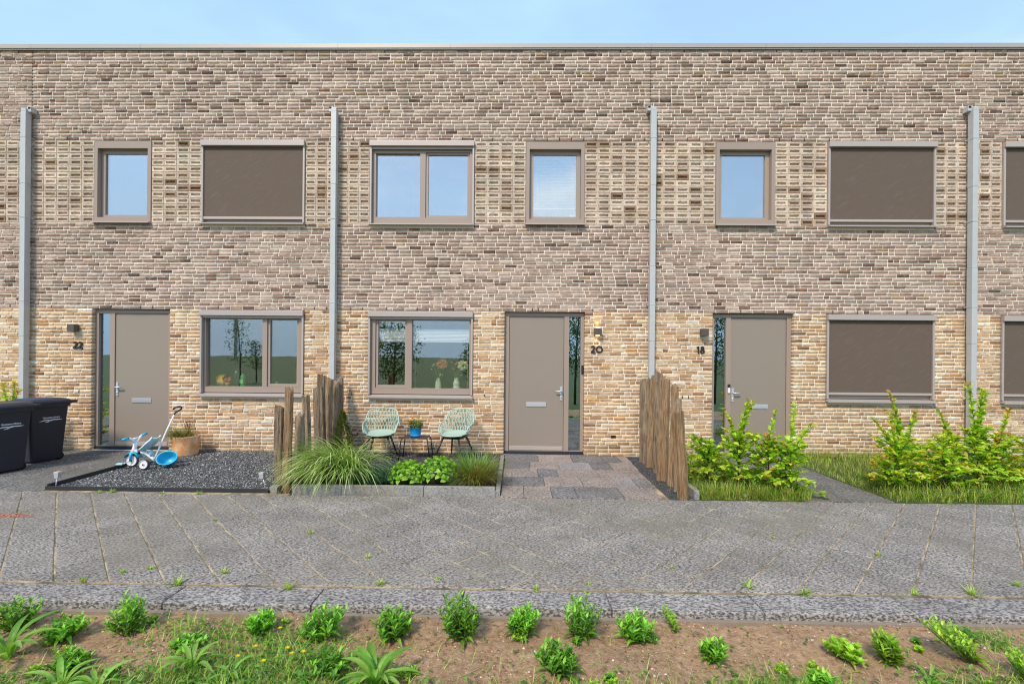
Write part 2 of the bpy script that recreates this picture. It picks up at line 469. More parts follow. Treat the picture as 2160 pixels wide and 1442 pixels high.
def segments(z0, z1, lo=-11.203, hi=P3 + 2.75):
    """solid stretches of wall in world x for a course between z0 and z1, split at openings and expansion joints"""
    cuts = []
    for key, p, mm, rng, ops in HOUSES:
        for o in ops:
            a, b, c, d = OPEN[o]
            if c < z1 - 0.012 and d > z0 + 0.012:
                cuts.append(tuple(sorted((p + mm * a, p + mm * b))))
    cuts.sort()
    out, x = [], lo
    for a, b in cuts:
        if a > x: out.append((x, a))
        x = b
    if x < hi: out.append((x, hi))
    return out

def house_of(x):
    return '24' if x < P0 else '22' if x < P1 else '20' if x < P2 else '18' if x < P3 else '16'

M['mortar_band'] = plain('band_mortar', srgb(208, 189, 166), 0.95, var=0.15, scale=40)
ROOT, WALL = {}, {}
for key, p, mm, rng, ops in HOUSES:
    ROOT[key] = thing('terraced_house', HLABEL[key], 'house', (p, 0, 0), 0, 'brick terraced houses in the row')

# --- wall cores (mortar) with openings and reveals
for key, p, mm, rng, ops in HOUSES:
    xs = sorted({rng[0], rng[1], *[v for o in ops for v in OPEN[o][:2]]})
    zs = sorted({0.0, Z_TOP, Z_BAND0, Z_BAND1, *[v for o in ops for v in OPEN[o][2:]]})
    zs[0] = -0.3
    b = MB()
    for i in range(len(xs) - 1):
        for k in range(len(zs) - 1):
            cx, cz = (xs[i] + xs[i + 1]) / 2, (zs[k] + zs[k + 1]) / 2
            if any(OPEN[o][0] < cx < OPEN[o][1] and OPEN[o][2] < cz < OPEN[o][3] for o in ops): continue
            x0, x1 = sorted((mm * xs[i], mm * xs[i + 1])); yy = 0.05 if Z_BAND0 - .001 < cz < Z_BAND1 else 0.005
            b.add([(x0, yy, zs[k]), (x1, yy, zs[k]), (x1, yy, zs[k + 1]), (x0, yy, zs[k + 1])], [(0, 1, 2, 3)])
    for o in ops:
        a, c, z0, z1 = OPEN[o]
        e = 0.003
        x0, x1 = sorted((mm * a, mm * c)); x0 -= e; x1 += e; z1 += e; zz = z0 - e
        b.add([(x0, .006, zz), (x0, .2, zz), (x0, .2, z1), (x0, .006, z1)], [(0, 1, 2, 3)])
        b.add([(x1, .006, zz), (x1, .2, zz), (x1, .2, z1), (x1, .006, z1)], [(3, 2, 1, 0)])
        b.add([(x0, .006, z1), (x1, .006, z1), (x1, .2, z1), (x0, .2, z1)], [(0, 1, 2, 3)])
        b.add([(x0, .006, zz), (x1, .006, zz), (x1, .2, zz), (x0, .2, zz)], [(3, 2, 1, 0)])
    WALL[key] = b.build('wall', M['mortar'], ROOT[key])

# --- lay the courses (wild bond) over the whole row, each brick goes to the house it belongs to
laid = {k: [] for k in ROOT}       # (x, z, length, pitch, colour)
weeps = {k: [] for k in ROOT}
def lay_zone(z0, z1, n, cols, w, joint_top=False):
    ph = (z1 - z0) / n
    for c in range(n):
        za = z0 + c * ph
        for a, b in segments(za, za + ph):
            stops = [q for q in (P0, P2) if a < q < b and z0 > 5]     # open expansion joints above the pipes
            edges = [a] + stops + [b]
            for ea, eb in zip(edges[:-1], edges[1:]):
                x = ea; first = True
                while x < eb - 0.004:
                    L = 0.2085 if random.random() < 0.80 else 0.0985
                    if first: L = random.choice((0.2085, 0.15, 0.0985, 0.06)); first = False
                    L *= random.uniform(0.985, 1.015)
                    if eb - (x + L) < 0.055: L = eb - x
                    if L > 0.27: L = (eb - x) * 0.55
                    bl = L - (0.0128 if x + L < eb - 0.001 else 0.0)
                    cx = x + bl / 2
                    col = pal(1, cols, w, 0.045)[0]
                    if z0 == 0 and c < 4: col = 0.45 * col + 0.55 * pal(1, ST_COL, None, 0.06)[0]
                    laid[house_of(cx)].append((cx, za + ph / 2, bl, ph, col))
                    if (c == 0 and z0 > 2 or c == n - 1 and joint_top or (c == 16 and z0 == 0)) and random.random() < 0.30:
                        weeps[house_of(cx)].append((x + L - 0.005, za + ph / 2))
                    x += L
lay_zone(0.0, Z_LINT, 40, LO_COL, LO_W)
lay_zone(Z_LINT, Z_BAND0, 24, UP_COL, UP_W)
lay_zone(Z_BAND1, Z_TOP, 26, UP_COL, UP_W, True)

def in_view(x, z):
    return abs(x) < 9.2

for key, p, mm, rng, ops in HOUSES:
    items = laid[key]
    idx = [i for i, t in enumerate(items) if t[2] > 0.19 and in_view(t[0], t[1]) and t[1] > 0.45]
    idx.sort(key=lambda i: (items[i][0]) ** 2 + (items[i][1] - CAM_Z) ** 2)
    single = set(idx[:300])
    V, C = [], []
    for i, (x, z, L, ph, col) in enumerate(items):
        dy, sz = random.uniform(-0.0035, 0.0025), (ph - 0.0142) / 0.051
        dz = random.uniform(-0.0005, 0.0005)
        if i in single:
            o = bpy.data.objects.new("brick", BRICK_ME[i % 10]); COL.objects.link(o)
            o.parent = WALL[key]; o.location = (x - p, dy, z + dz); o.scale = (L / 0.208, 1, sz); o.color = (*col, 1)
            if i % 3 == 0: o.rotation_euler = (0, random.uniform(-0.003, 0.003), 0)
        else:
            v = BT[i % 10].copy()
            v[:, 0] += np.sign(v[:, 0]) * (L - 0.208) / 2
            v[:, 2] *= sz
            V.append(v + np.array([x - p, dy, z + dz])); C.append(col)
    me = templ_mesh('brickwork', np.array(V), BRICK_F, np.array(C), M['brick'])
    tag(link('brickwork', me, WALL[key]), kind='stuff')
    b = MB()
    for x, z in weeps[key]:
        b.box(x - p - 0.006, x - p + 0.006, -0.002, 0.02, z - 0.026, z + 0.026)
    if b.v: b.build('weep_joints', M['dark'], WALL[key])
    if key in ('24', '20'):
        xe = (P0 if key == '24' else P2) - p
        MB().box(xe - 0.007, xe + 0.007, -0.001, 0.03, Z_BAND1, Z_TOP).build('expansion_joint', M['dark'], WALL[key])

# --- band of bricks laid with their hollow side outwards, stacked straight
rows = 13; ph = (Z_BAND1 - Z_BAND0) / rows
mj = {k: MB() for k in ROOT}
for a, b in segments(Z_BAND0 + 0.3, Z_BAND0 + 0.4):
    parts = [a] + [q for q in (P0, P1, P2, P3) if a < q < b] + [b]
    for ea, eb in zip(parts[:-1], parts[1:]):
        n = max(1, round((eb - ea) / 0.2185)); pw = (eb - ea) / n
        for i in range(n):
            x = ea + (i + 0.5) * pw
            key = house_of(x); p = {h[0]: h[1] for h in HOUSES}[key]
            for q in (-0.5, 0.5): mj[key].box(x - p + q * pw - 0.0075 + (0.0076 if q < 0 else -0.0001), x - p + q * pw + 0.0075 - (0.0076 if q > 0 else -0.0001), 0.006, 0.06, Z_BAND0, Z_BAND1)
            for c in range(rows + 1): mj[key].box(x - p - pw / 2 + 0.0077, x - p + pw / 2 - 0.0077, 0.0065, 0.06, Z_BAND0 + c * ph - (0.008 if c else 0.0), Z_BAND0 + c * ph + (0.008 if c < rows else 0.0))
            for c in range(rows):
                if not in_view(x, 0): continue
                o = bpy.data.objects.new("frog_brick", FROG_ME[random.randrange(10)]); COL.objects.link(o)
                o.parent = WALL[key]
                o.location = (x - p, random.uniform(-0.002, 0.003), Z_BAND0 + (c + 0.5) * ph + random.uniform(-0.0015, 0.0015))
                o.scale = ((pw - 0.009) / 0.208, 1, (ph - 0.0095) / 0.098)
                o.rotation_euler = (0, random.uniform(-0.008, 0.008), 0)
                o.color = (*pal(1, FR_COL, FR_W, 0.05)[0], 1)

for key in ROOT:
    if mj[key].v: tag(mj[key].build('mortar_joints', M['mortar_band'], WALL[key]), kind='stuff')

# --- roof, coping and interior of each house
for key, p, mm, rng, ops in HOUSES:
    a, c = sorted((mm * rng[0], mm * rng[1])); r = ROOT[key]
    MB().box(a, c, 0.05, 7.5, 6.60, 6.88).build('roof', M['roof'], r)
    n = 2 if c - a > 4 else 1
    for i in range(n):
        s0 = a + (c - a) * (i * 0.36 if n == 2 else 0); s1 = a + (c - a) * (0.36 if n == 2 and i == 0 else 1)
        cp = MB()
        cp.box(s0 + .0015, s1 - .0015, -0.042, 0.30, Z_TOP + 0.004, Z_TOP + 0.074)
        cp.box(s0 + .0015, s1 - .0015, -0.030, 0.006, Z_TOP - 0.016, Z_TOP + 0.003)
        cp.build('coping_panel', M['trim'], r)
    it = MB()
    for z0, z1 in ((-0.02, 2.62), (2.86, 6.55)):
        x0, x1, y0, y1 = a + 0.06, c - 0.06, 0.16, 5.2
        for f in ([(x0, y1, z0), (x1, y1, z0), (x1, y1, z1), (x0, y1, z1)], [(x0, y0, z0), (x0, y1, z0), (x0, y1, z1), (x0, y0, z1)], [(x1, y0, z0), (x1, y1, z0), (x1, y1, z1), (x1, y0, z1)],
                  [(x0, y0, z0), (x1, y0, z0), (x1, y1, z0), (x0, y1, z0)], [(x0, y0, z1), (x1, y0, z1), (x1, y1, z1), (x0, y1, z1)]):
            it.add(f, [(0, 1, 2, 3)])
        it.box(x0, x1, 0.205, 0.24, z1 + 0.001, z1 + 0.2)
    it.build('interior', M['inner'], r)

def ring(b, x0, x1, z0, z1, y0, y1, holes):
    """flat frame with rectangular holes side by side (holes sorted in x): uprights run through, rails butt between them"""
    x0, x1 = sorted((x0, x1))
    hs = sorted([(*sorted(h[:2]), *h[2:]) for h in holes])
    xs = x0
    for h in hs:
        b.box(xs, h[0], y0, y1, z0, z1)
        b.box(h[0], h[1], y0, y1, z0, h[2]); b.box(h[0], h[1], y0, y1, h[3], z1)
        xs = h[1]
    b.box(xs, x1, y0, y1, z0, z1)

def pane(parent, x0, x1, z0, z1, y, mat):
    x0, x1 = sorted((x0, x1))
    MB().box(x0 - 0.006, x1 + 0.006, y, y + 0.012, z0 - 0.006, z1 + 0.006).build('pane', mat, parent)

def sill(parent, x0, x1, z0, z1, yf):
    x0, x1 = sorted((x0, x1))
    prof = [(yf, z0), (yf, z0 + (z1 - z0) * 0.55), (0.03, z1), (0.03, z0 + 0.012), (yf + 0.014, z0 + 0.004)]
    b = MB()
    v = [(x0, y, z) for y, z in prof] + [(x1, y, z) for y, z in prof]; n = len(prof)
    b.add(v, [(i, (i + 1) % n, (i + 1) % n + n, i + n) for i in range(n)] + [tuple(range(n - 1, -1, -1)), tuple(range(n, 2 * n))])
    b.build('sill', M['alu'], parent)

def big_window(key, mm, low, closed):
    r = ROOT[key]; o0, o1, z0, z1 = OPEN['low' if low else 'up']
    w = empty('window', parent=r)
    X = lambda o: mm * o
    e = 0.004
    zb0 = z1 - 0.107; zs1 = 1.003 if low else 3.93
    # guide rails, box, sill
    MB().bbox(X(o0 + e), X(o1 - e), -0.062, 0.055, zb0, z1 - 0.014, 0.006).build('screen_box', M['alu'], w)
    for a, b in ((o0 + e + .001, o0 + 0.036), (o1 - 0.036, o1 - e - .001)):
        MB().bbox(X(a), X(b), -0.030, 0.03, zs1 + 0.004, zb0 - 0.001, 0.003).build('guide_rail', M['alu'], w)
    sill(w, X(o0 - 0.004), X(o1 + 0.004), zs1 - 0.050 if low else zs1 - 0.036, zs1, -0.085)
    MB().box(X(o0 + 0.01), X(o1 - 0.01), 0.031, 0.15, zs1 - 0.045, zs1 + 0.012).build('sill_gap', M['threshold'], w)
    if low:
        fix, sg = (1.294, 2.283, 1.114, 2.285), (0.706, 1.172, 1.167, 2.268)
    else:
        fix, sg = (0.648, 1.412, 4.054, 5.151), (1.547, 2.223, 4.090, 5.135)
    sh = (sg[0] - 0.042, sg[1] + 0.042, sg[2] - 0.046, sg[3] + 0.03)
    fb = MB()
    ring(fb, X(o0 + 0.037), X(o1 - 0.037), zs1 + 0.013, zb0 + 0.05, 0.032, 0.13, [(X(fix[0]), X(fix[1]), fix[2], fix[3]), (X(sh[0]), X(sh[1]), sh[2], sh[3])])
    fb.build('frame', M['frame'], w)
    sb = MB(); ring(sb, X(sh[0] + 0.003), X(sh[1] - 0.003), sh[2] + 0.003, sh[3] - 0.003, 0.056, 0.12, [(X(sg[0]), X(sg[1]), sg[2], sg[3])])
    sb.build('sash', M['sash'], w)
    gl = M['dim_refl_glass' if low else 'glass']; pane(w, X(fix[0]), X(fix[1]), fix[2], fix[3], 0.085, gl); pane(w, X(sg[0]), X(sg[1]), sg[2], sg[3], 0.085, gl)
    zt = zb0 - 0.002
    if closed:
        zbar = 1.076 if low else 3.992
        MB().box(X(o0 + 0.034), X(o1 - 0.034), -0.004, 0.0, zbar + 0.04, zt).build('screen_cloth', M['screen'], w)
        MB().bbox(X(o0 + 0.034), X(o1 - 0.034), -0.016, 0.010, zbar, zbar + 0.041, 0.004).build('bottom_bar', M['alu'], w)
    else:
        MB().bbox(X(o0 + 0.034), X(o1 - 0.034), -0.016, 0.010, zt - 0.036, zt, 0.004).build('bottom_bar', M['alu'], w)
    return w

def small_window(key, mm):
    r = ROOT[key]; o0, o1, z0, z1 = OPEN['small']; X = lambda o: mm * o
    w = empty('window', parent=r)
    zs1 = z0 + 0.012
    cas = (o0 + 0.062, o1 - 0.062, zs1 + 0.075, z1 - 0.140)
    b = MB(); ring(b, X(o0 + .004), X(o1 - .004), zs1 + 0.002, z1 - 0.018, -0.014, 0.066, [(X(cas[0]), X(cas[1]), cas[2], cas[3])]); b.build('casing', M['frame'], w)
    g = (3.361, 4.096, 4.079, 5.143)
    b = MB(); ring(b, X(cas[0] + .002), X(cas[1] - .002), cas[2] + .002, cas[3] - .002, 0.067, 0.13, [(X(g[0]), X(g[1]), g[2], g[3])]); b.build('sash', M['sash'], w)
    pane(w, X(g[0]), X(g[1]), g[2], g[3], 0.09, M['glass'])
    sill(w, X(o0 - 0.006), X(o1 + 0.006), zs1 - 0.036, zs1, -0.085)
    return w

def door(key, mm):
    r = ROOT[key]; o0, o1, z0, z1 = OPEN['door']; X = lambda o: mm * o
    f = MB()
    leaf = (2.966, 3.912, 0.062, 2.372); sl = (3.995, 4.196, 0.062, 2.367)
    ring(f, X(o0 + .004), X(o1 - .004), 0.055, z1 - 0.012, 0.072, 0.15, [(X(leaf[0]), X(leaf[1]), leaf[2], leaf[3]), (X(sl[0]), X(sl[1]), sl[2], sl[3])])
    fr = f.build('door_frame', M['frame'], r)
    MB().box(X(o0 + .004), X(o1 - .004), 0.064, 0.16, -0.02, 0.053).build('threshold', M['threshold'], r)
    pane(fr, X(sl[0]), X(sl[1]), sl[2], sl[3], 0.115, M['glass_dark'])
    d = MB().bbox(X(leaf[0] + .004), X(leaf[1] - .004), 0.090, 0.14, leaf[2] + 0.004, leaf[3] - .004, 0.004).build('door', M['door'], r)
    MB().bbox(X(leaf[0] + .012), X(leaf[1] - .012), 0.072, 0.0895, leaf[2] + 0.006, leaf[2] + 0.075, 0.005).build('weather_bar', M['alu'], d)
    b = MB().bbox(X(3.268), X(3.612), 0.080, 0.0895, 0.815, 0.893, 0.004); b.box(X(3.290), X(3.590), 0.0775, 0.0797, 0.836, 0.874)
    b.build('letter_slot', M['steel'], d)
    b = MB().bbox(X(3.848), X(3.892), 0.078, 0.0895, 0.930, 1.166, 0.004)
    b.tube([(X(3.870), 0.079, 1.085), (X(3.870), 0.035, 1.085)], 0.011, 10)
    b.tube([(X(3.875), 0.030, 1.085), (X(3.84), 0.028, 1.085), (X(3.765), 0.034, 1.085)], 0.012, 10)
    b.tube([(X(3.870), 0.079, 0.985), (X(3.870), 0.070, 0.985)], 0.014, 10)
    b.build('handle', M['steel'], d)
    return d

WIN = {}
for key, p, mm, rng, ops in HOUSES:
    if 'low' in ops: WIN[key, 'low'] = big_window(key, mm, True, key in ('18', '16'))
    if 'up' in ops: WIN[key, 'up'] = big_window(key, mm, False, key in ('22', '18', '16'))
    if 'small' in ops: WIN[key, 'small'] = small_window(key, mm)
    if 'door' in ops: WIN[key, 'door'] = door(key, mm)

# blinds that belong to windows of number 20
sw = WIN['20', 'small']
b = MB()
for i in range(34):
    z = 5.10 - i * 0.0255
    b.add([(3.365, .150, z - .006), (4.092, .150, z - .006), (4.092, .170, z + .006), (3.365, .170, z + .006)], [(0, 1, 2, 3)])
b.box(3.365, 4.092, 0.148, 0.172, 4.236, 4.252)
for o in (3.43, 3.72, 4.03): b.box(o, o + 0.005, 0.146, 0.148, 4.24, 5.13)
b.build('venetian_blind', M['blind'], sw)
MB().box(3.99, 4.08, 0.150, 0.153, 4.082, 4.145).build('pink_card', plain('pink_card', srgb(236, 214, 210), 0.7), sw)
lw = WIN['20', 'low']
b = MB()
for a, c in ((0.70, 1.18), (1.29, 2.29)):
    for i in range(8):
        z = 2.122 - i * 0.0235
        b.add([(a, .150, z), (c, .150, z), (c, .138, z - .0118), (a, .138, z - .0118), (c, .150, z - .0235), (a, .150, z - .0235)], [(0, 1, 2, 3), (3, 2, 4, 5)])
    b.box(a, c, 0.134, 0.156, 1.914, 1.932); b.box(a, c, 0.134, 0.156, 2.123, 2.137)
b.build('pleated_blind', M['blind'], lw)
for a in (1.33, 2.24):
    MB().box(a, a + .004, 0.143, 0.146, 1.12, 1.914).build('blind_cord', M['blind'], lw)

# small fixings on the doors
MB().bbox(4.208, 4.248, 0.055, 0.0715, 1.385, 1.535, 0.008).build('doorbell', M['black'], ROOT['20'])
d18 = ROOT['18']
b = MB().bbox(-3.962, -3.925, 0.050, 0.0715, 1.085, 1.175, 0.005); b.build('keypad', M['white'], d18)
MB().bbox(-3.964, -3.923, 0.048, 0.0715, 1.178, 1.235, 0.004).build('keypad_reader', M['black'], d18)
# vent bricks low in the wall
for key, o in (('20', 0.345), ('20', 4.75)):
    MB().box(o - 0.045, o + 0.045, -0.0045, 0.01, 0.305, 0.352).build('vent', M['dark'], ROOT[key])

# --- drainpipes: square zinc pipes with an outlet box through the wall
def drainpipe(x, ztop, zbot, side, label):
    r = thing('drainpipe', label, 'drainpipe', (x, 0, 0), 0, 'square zinc drainpipes on the party walls')
    hw = 0.043
    y0, y1 = -0.145, -0.050
    b = MB()
    seams = [ztop - 0.055, 4.55 if ztop > 5 else 4, 3.2, 1.95]
    zz = [zbot] + sorted(s for s in seams if s > zbot) + [ztop]
    for i in range(len(zz) - 1):
        k = 0.0 if i % 2 == 0 else 0.0025
        b.bbox(-hw - k, hw + k, y0 - k, y1 + k, zz[i], zz[i + 1], 0.006)
    b.build('pipe', M['zinc'], r)
    s = side
    b = MB().bbox(min(s * 0.02, s * 0.098), max(s * 0.02, s * 0.098), -0.112, -0.006, ztop - 0.05, ztop + 0.04, 0.005)
    b.build('outlet_box', M['zinc'], r)
    MB().box(min(s * 0.050, s * 0.092), max(s * 0.050, s * 0.092), -0.1145, -0.1123, ztop - 0.002, ztop + 0.033).build('overflow_opening', M['dark'], r)
    for z in (5.35, 3.98, 2.56, 1.05 if zbot < 1 else 1.5):
        if z < zbot + 0.05: continue
        b = MB().bbox(-hw - .006, hw + .006, y0 - .006, y1 + .006, z - 0.009, z + 0.009, 0.002)
        b.tube([(s * 0.055, -0.05, z), (s * 0.062, 0.0, z)], 0.008, 6)
        b.build('bracket', M['zinc'], r)
drainpipe(P0 + 0.0, 5.83, 0.02, 1, 'square zinc drainpipe coming down behind the wheelie bins')
drainpipe(P1 - 0.02, 5.84, 0.02, -1, 'square zinc drainpipe coming down behind the weathered posts and ornamental grass')
drainpipe(P2 + 0.02, 5.86, 0.02, -1, 'square zinc drainpipe between the house numbers 20 and 18')
drainpipe(P3 - 0.02, 5.86, 0.02, -1, 'square zinc drainpipe ending in the leafy hedge between lowered screens')

# --- wall lamps and house numbers
def wall_lamp(x, z, label, lit=False):
    r = thing('wall_lamp', label, 'wall lamp', (x, 0, z), 0, 'square wall lamps beside the front doors')
    h = 0.060
    MB().bbox(-h, h, -0.115, -0.026, -h, h, 0.004).build('lamp_body', M['lamp'], r)
    MB().bbox(-h * 0.8, h * 0.8, -0.027, 0.0, -h * 0.8, h * 0.8, 0.003).build('wall_plate', M['lamp'], r)
    if lit:
        g = NT('lit_lens'); g.set(Base_Color=(1, .8, .5, 1), Emission_Color=(1, .72, .35, 1), Emission_Strength=6.0)
        for s in (-1, 1):
            MB().box(-h * .6, h * .6, -0.095, -0.045, s * (h + .0015) - .001, s * (h + .0015) + .001).build('lens', g.m, r)
            L = bpy.data.lights.new('lamp_light', 'SPOT'); L.energy = 1.6; L.color = (1, .70, .34); L.spot_size = math.radians(62); L.spot_blend = 0.55; L.shadow_soft_size = 0.012
            o = bpy.data.objects.new('lamp_light', L); COL.objects.link(o); o.parent = r; o.location = (0, -0.055, s * (h + .006))
            o.rotation_euler = Vector((0, -0.30, -s)).to_track_quat('Z', 'Y').to_euler() if s > 0 else Vector((0, -0.30, 1)).to_track_quat('Z', 'Y').to_euler()
wall_lamp(-7.60, 2.102, 'unlit dark cube wall lamp by the door behind the tricycle')
wall_lamp(1.378, 2.104, 'dark cube wall lamp with warm light above the house number 20', True)
wall_lamp(3.165, 2.108, 'unlit dark cube wall lamp by the door behind the leafy shrubs')

def stroke(b, pts, w, y0, y1):
    n = len(pts); L, R = [], []
    for i, (x, z) in enumerate(pts):
        a = Vector(pts[max(i - 1, 0)]); c = Vector(pts[min(i + 1, n - 1)])
        t = (c - a).normalized(); nn = Vector((-t.y, t.x)) * w / 2
        L.append((x + nn.x, z + nn.y)); R.append((x - nn.x, z - nn.y))
    v = []
    for y in (y0, y1): v += [(p[0], y, p[1]) for p in L] + [(p[0], y, p[1]) for p in R]
    f = []
    for i in range(n - 1):
        f += [(i, i + 1, n + i + 1, n + i), (2 * n + i, 3 * n + i, 3 * n + i + 1, 2 * n + i + 1), (i, 2 * n + i, 2 * n + i + 1, i + 1), (n + i, n + i + 1, 3 * n + i + 1, 3 * n + i)]
    f += [(0, n, 3 * n, 2 * n), (n - 1, 3 * n - 1, 4 * n - 1, 2 * n - 1)]
    b.add(v, f)
def arc(cx, cz, r, a0, a1, n=14, sx=1.0):
    return [(cx + sx * r * math.cos(math.radians(a0 + (a1 - a0) * i / n)), cz + r * math.sin(math.radians(a0 + (a1 - a0) * i / n))) for i in range(n + 1)]
def digit(b, ch, x, h):
    w = 0.2 * h; y0, y1 = -0.022, -0.008
    if ch == '2':
        stroke(b, arc(x + .33 * h, .70 * h, .225 * h, 165, -25) + [(x + .12 * h, .09 * h)], w, y0, y1)
        stroke(b, [(x + .03 * h, .085 * h), (x + .66 * h, .085 * h)], w * .95, y0 - .001, y1); return .72 * h
    if ch == '0':
        stroke(b, arc(x + .5 * h, .5 * h, .41 * h, 0, 360, 28), w, y0, y1); return 1.02 * h
    if ch == '1':
        stroke(b, [(x + .28 * h, .0), (x + .28 * h, h)], w, y0, y1); stroke(b, [(x + .30 * h, .90 * h), (x + .03 * h, .80 * h)], w * .8, y0 - .001, y1); return .46 * h
    if ch == '8':
        stroke(b, arc(x + .36 * h, .74 * h, .175 * h, 0, 360, 20), w * .9, y0, y1); stroke(b, arc(x + .36 * h, .29 * h, .225 * h, 0, 360, 22), w, y0 - .001, y1); return .75 * h
def house_number(txt, x, z, h, label):
    r = thing('house_number', label, 'house number', (x, 0, z), 0, 'dark house numbers on the brick wall')
    x = 0
    for ch in txt:
        b = MB(); s = digit(b, ch, x, h)
        for q in (0.3, 0.7): b.tube([(x + .32 * h, -0.009, q * h), (x + .32 * h, 0.0, q * h)], 0.004, 6)
        b.build('digit', M['digits'], r); x += s
house_number('22', -7.648, 1.745, 0.122, 'dark metal house number with two twos, by the door behind the tricycle')
house_number('20', 1.270, 1.750, 0.120, 'dark metal house number with a round zero, below the lit wall lamp')
house_number('18', 3.060, 1.757, 0.120, 'dark metal house number with a one and an eight, by the door behind shrubs')
# ================================================================ ground
def structure(o): o["kind"] = "structure"; return o

t = NT('meadow'); t.set(Roughness=0.95); q = t.pos()
c = t.ramp(t.noise(q, 0.35, 5), [(0.3, (0.060, 0.095, 0.012)), (0.7, (0.100, 0.135, 0.022))])
t.color(t.mix(c, (0.12, 0.11, 0.05), t.ramp(t.noise(q, 3.0, 4), [(0.55, 0.0), (0.75, 0.5)])))
M['meadow'] = t.m
structure(MB().add([(-4000, -4000, -0.16), (4000, -4000, -0.16), (4000, 4000, -0.16), (-4000, 4000, -0.16)], [(0, 1, 2, 3)]).build('ground', M['meadow']))

# speckled concrete paving, joints filled with sand
M['tile'] = speckle_mat('speckled_paver', srgb(74, 71, 68), srgb(169, 160, 149), (0.20, 0.17, 0.125), 74, 0.51, moss=0.22)
M['kerb'] = speckle_mat('speckled_kerb', srgb(80, 76, 74), srgb(172, 164, 155), None, 75, 0.52)
M['slab'] = speckle_mat('dark_slab', srgb(70, 69, 68), srgb(142, 137, 130), (0.16, 0.14, 0.11), 60, 0.53, moss=0.35)
M['porch_dark'] = speckle_mat('porch_dark', srgb(82, 79, 77), srgb(152, 146, 140), None, 60, 0.54)
M['porch_pink'] = speckle_mat('porch_pink', srgb(98, 88, 81), srgb(170, 155, 143), None, 60, 0.50)
M['porch_mid'] = speckle_mat('porch_mid', srgb(92, 86, 84), srgb(168, 160, 154), None, 70, 0.5)
t = NT('joint_sand'); t.set(Roughness=0.95); q = t.pos()
c = t.ramp(t.noise(q, 5, 5), [(0.30, srgb(84, 74, 58)), (0.46, srgb(150, 130, 98)), (0.60, srgb(190, 167, 132)), (0.78, srgb(216, 194, 160))])
t.color(t.mix(c, (0.08, 0.09, 0.02), t.ramp(t.noise(q, 4, 4), [(0.50, 0.0), (0.64, 0.75)])))
t.bump(t.noise(q, 150, 3), 0.5, 0.004)
M['sand'] = t.m
t = NT('soil'); t.set(Roughness=0.97); q = t.pos()
c = t.ramp(t.noise(q, 26, 8, 0.7), [(0.25, srgb(112, 80, 54)), (0.46, srgb(194, 152, 112)), (0.75, srgb(232, 196, 154))])
c = t.mix(c, srgb(142, 108, 82), t.ramp(t.noise(q, 3.0, 3), [(0.45, 0.0), (0.72, 0.45)]))
t.color(c); t.bump(t.noise(q, 55, 8, 0.75), 1.0, 0.035)
M['soil'] = t.m
M['conc'] = speckle_mat('edging_concrete', srgb(120, 118, 112), srgb(160, 156, 146), (0.30, 0.22, 0.12), 90, 0.5)
M['gravel_bed'] = speckle_mat('gravel_bed', (0.03, 0.03, 0.03), (0.13, 0.127, 0.12), None, 110, 0.5)
M['gravel'] = leaf_mat('gravel_stone', 'attr', 0.0, 0.7, 0.3)
M['earth'] = plain('dark_earth', (0.055, 0.042, 0.030), 0.95, var=0.4, scale=30, bump=0.6, bscale=60)

Y_EDGE, Y_KERB = -2.425, -4.572
pv = structure(MB().box(-11.2, 10.3, Y_KERB, Y_EDGE, -0.15, -0.006).build('pavement', M['sand']))
PITCH = 0.2889; DG = PITCH * math.sqrt(2)
def clip(poly, ax, lim, keep_less):
    out = []
    for i in range(len(poly)):
        a, b = poly[i], poly[(i + 1) % len(poly)]
        ia = (a[ax] <= lim) == keep_less; ib = (b[ax] <= lim) == keep_less
        if ia: out.append(a)
        if ia != ib:
            s = (lim - a[ax]) / (b[ax] - a[ax]); out.append(tuple(a[k] + s * (b[k] - a[k]) for k in (0, 1)))
    return out
def tile_mesh(b, poly, top=0.0, ch=0.006, jit=0.0):
    cx = sum(p[0] for p in poly) / len(poly); cy = sum(p[1] for p in poly) / len(poly); n = len(poly)
    def ins(p, d):
        v = Vector((cx - p[0], cy - p[1])); L = max(v.length, 1e-6); v = v / L * min(d * 1.4, L * 0.5); return (p[0] + v.x, p[1] + v.y)
    low = [(p[0], p[1], top - 0.05) for p in poly]; mid = [(p[0], p[1], top - ch * 0.8) for p in poly]; up = [(*ins(p, ch), top) for p in poly]
    f = [(i, (i + 1) % n, n + (i + 1) % n, n + i) for i in range(n)] + [(n + i, n + (i + 1) % n, 2 * n + (i + 1) % n, 2 * n + i) for i in range(n)] + [tuple(range(2 * n, 3 * n))]
    b.add(low + mid + up, f)
g = 0.010 / math.sqrt(2)
diamond = [(0, -DG / 2 + g), (DG / 2 - g, 0), (0, DG / 2 - g), (-DG / 2 + g, 0)]
b = MB(); tile_mesh(b, diamond); full_me = b.mesh('paving_tile', M['tile'])
stuff = MB(); ntile = 0
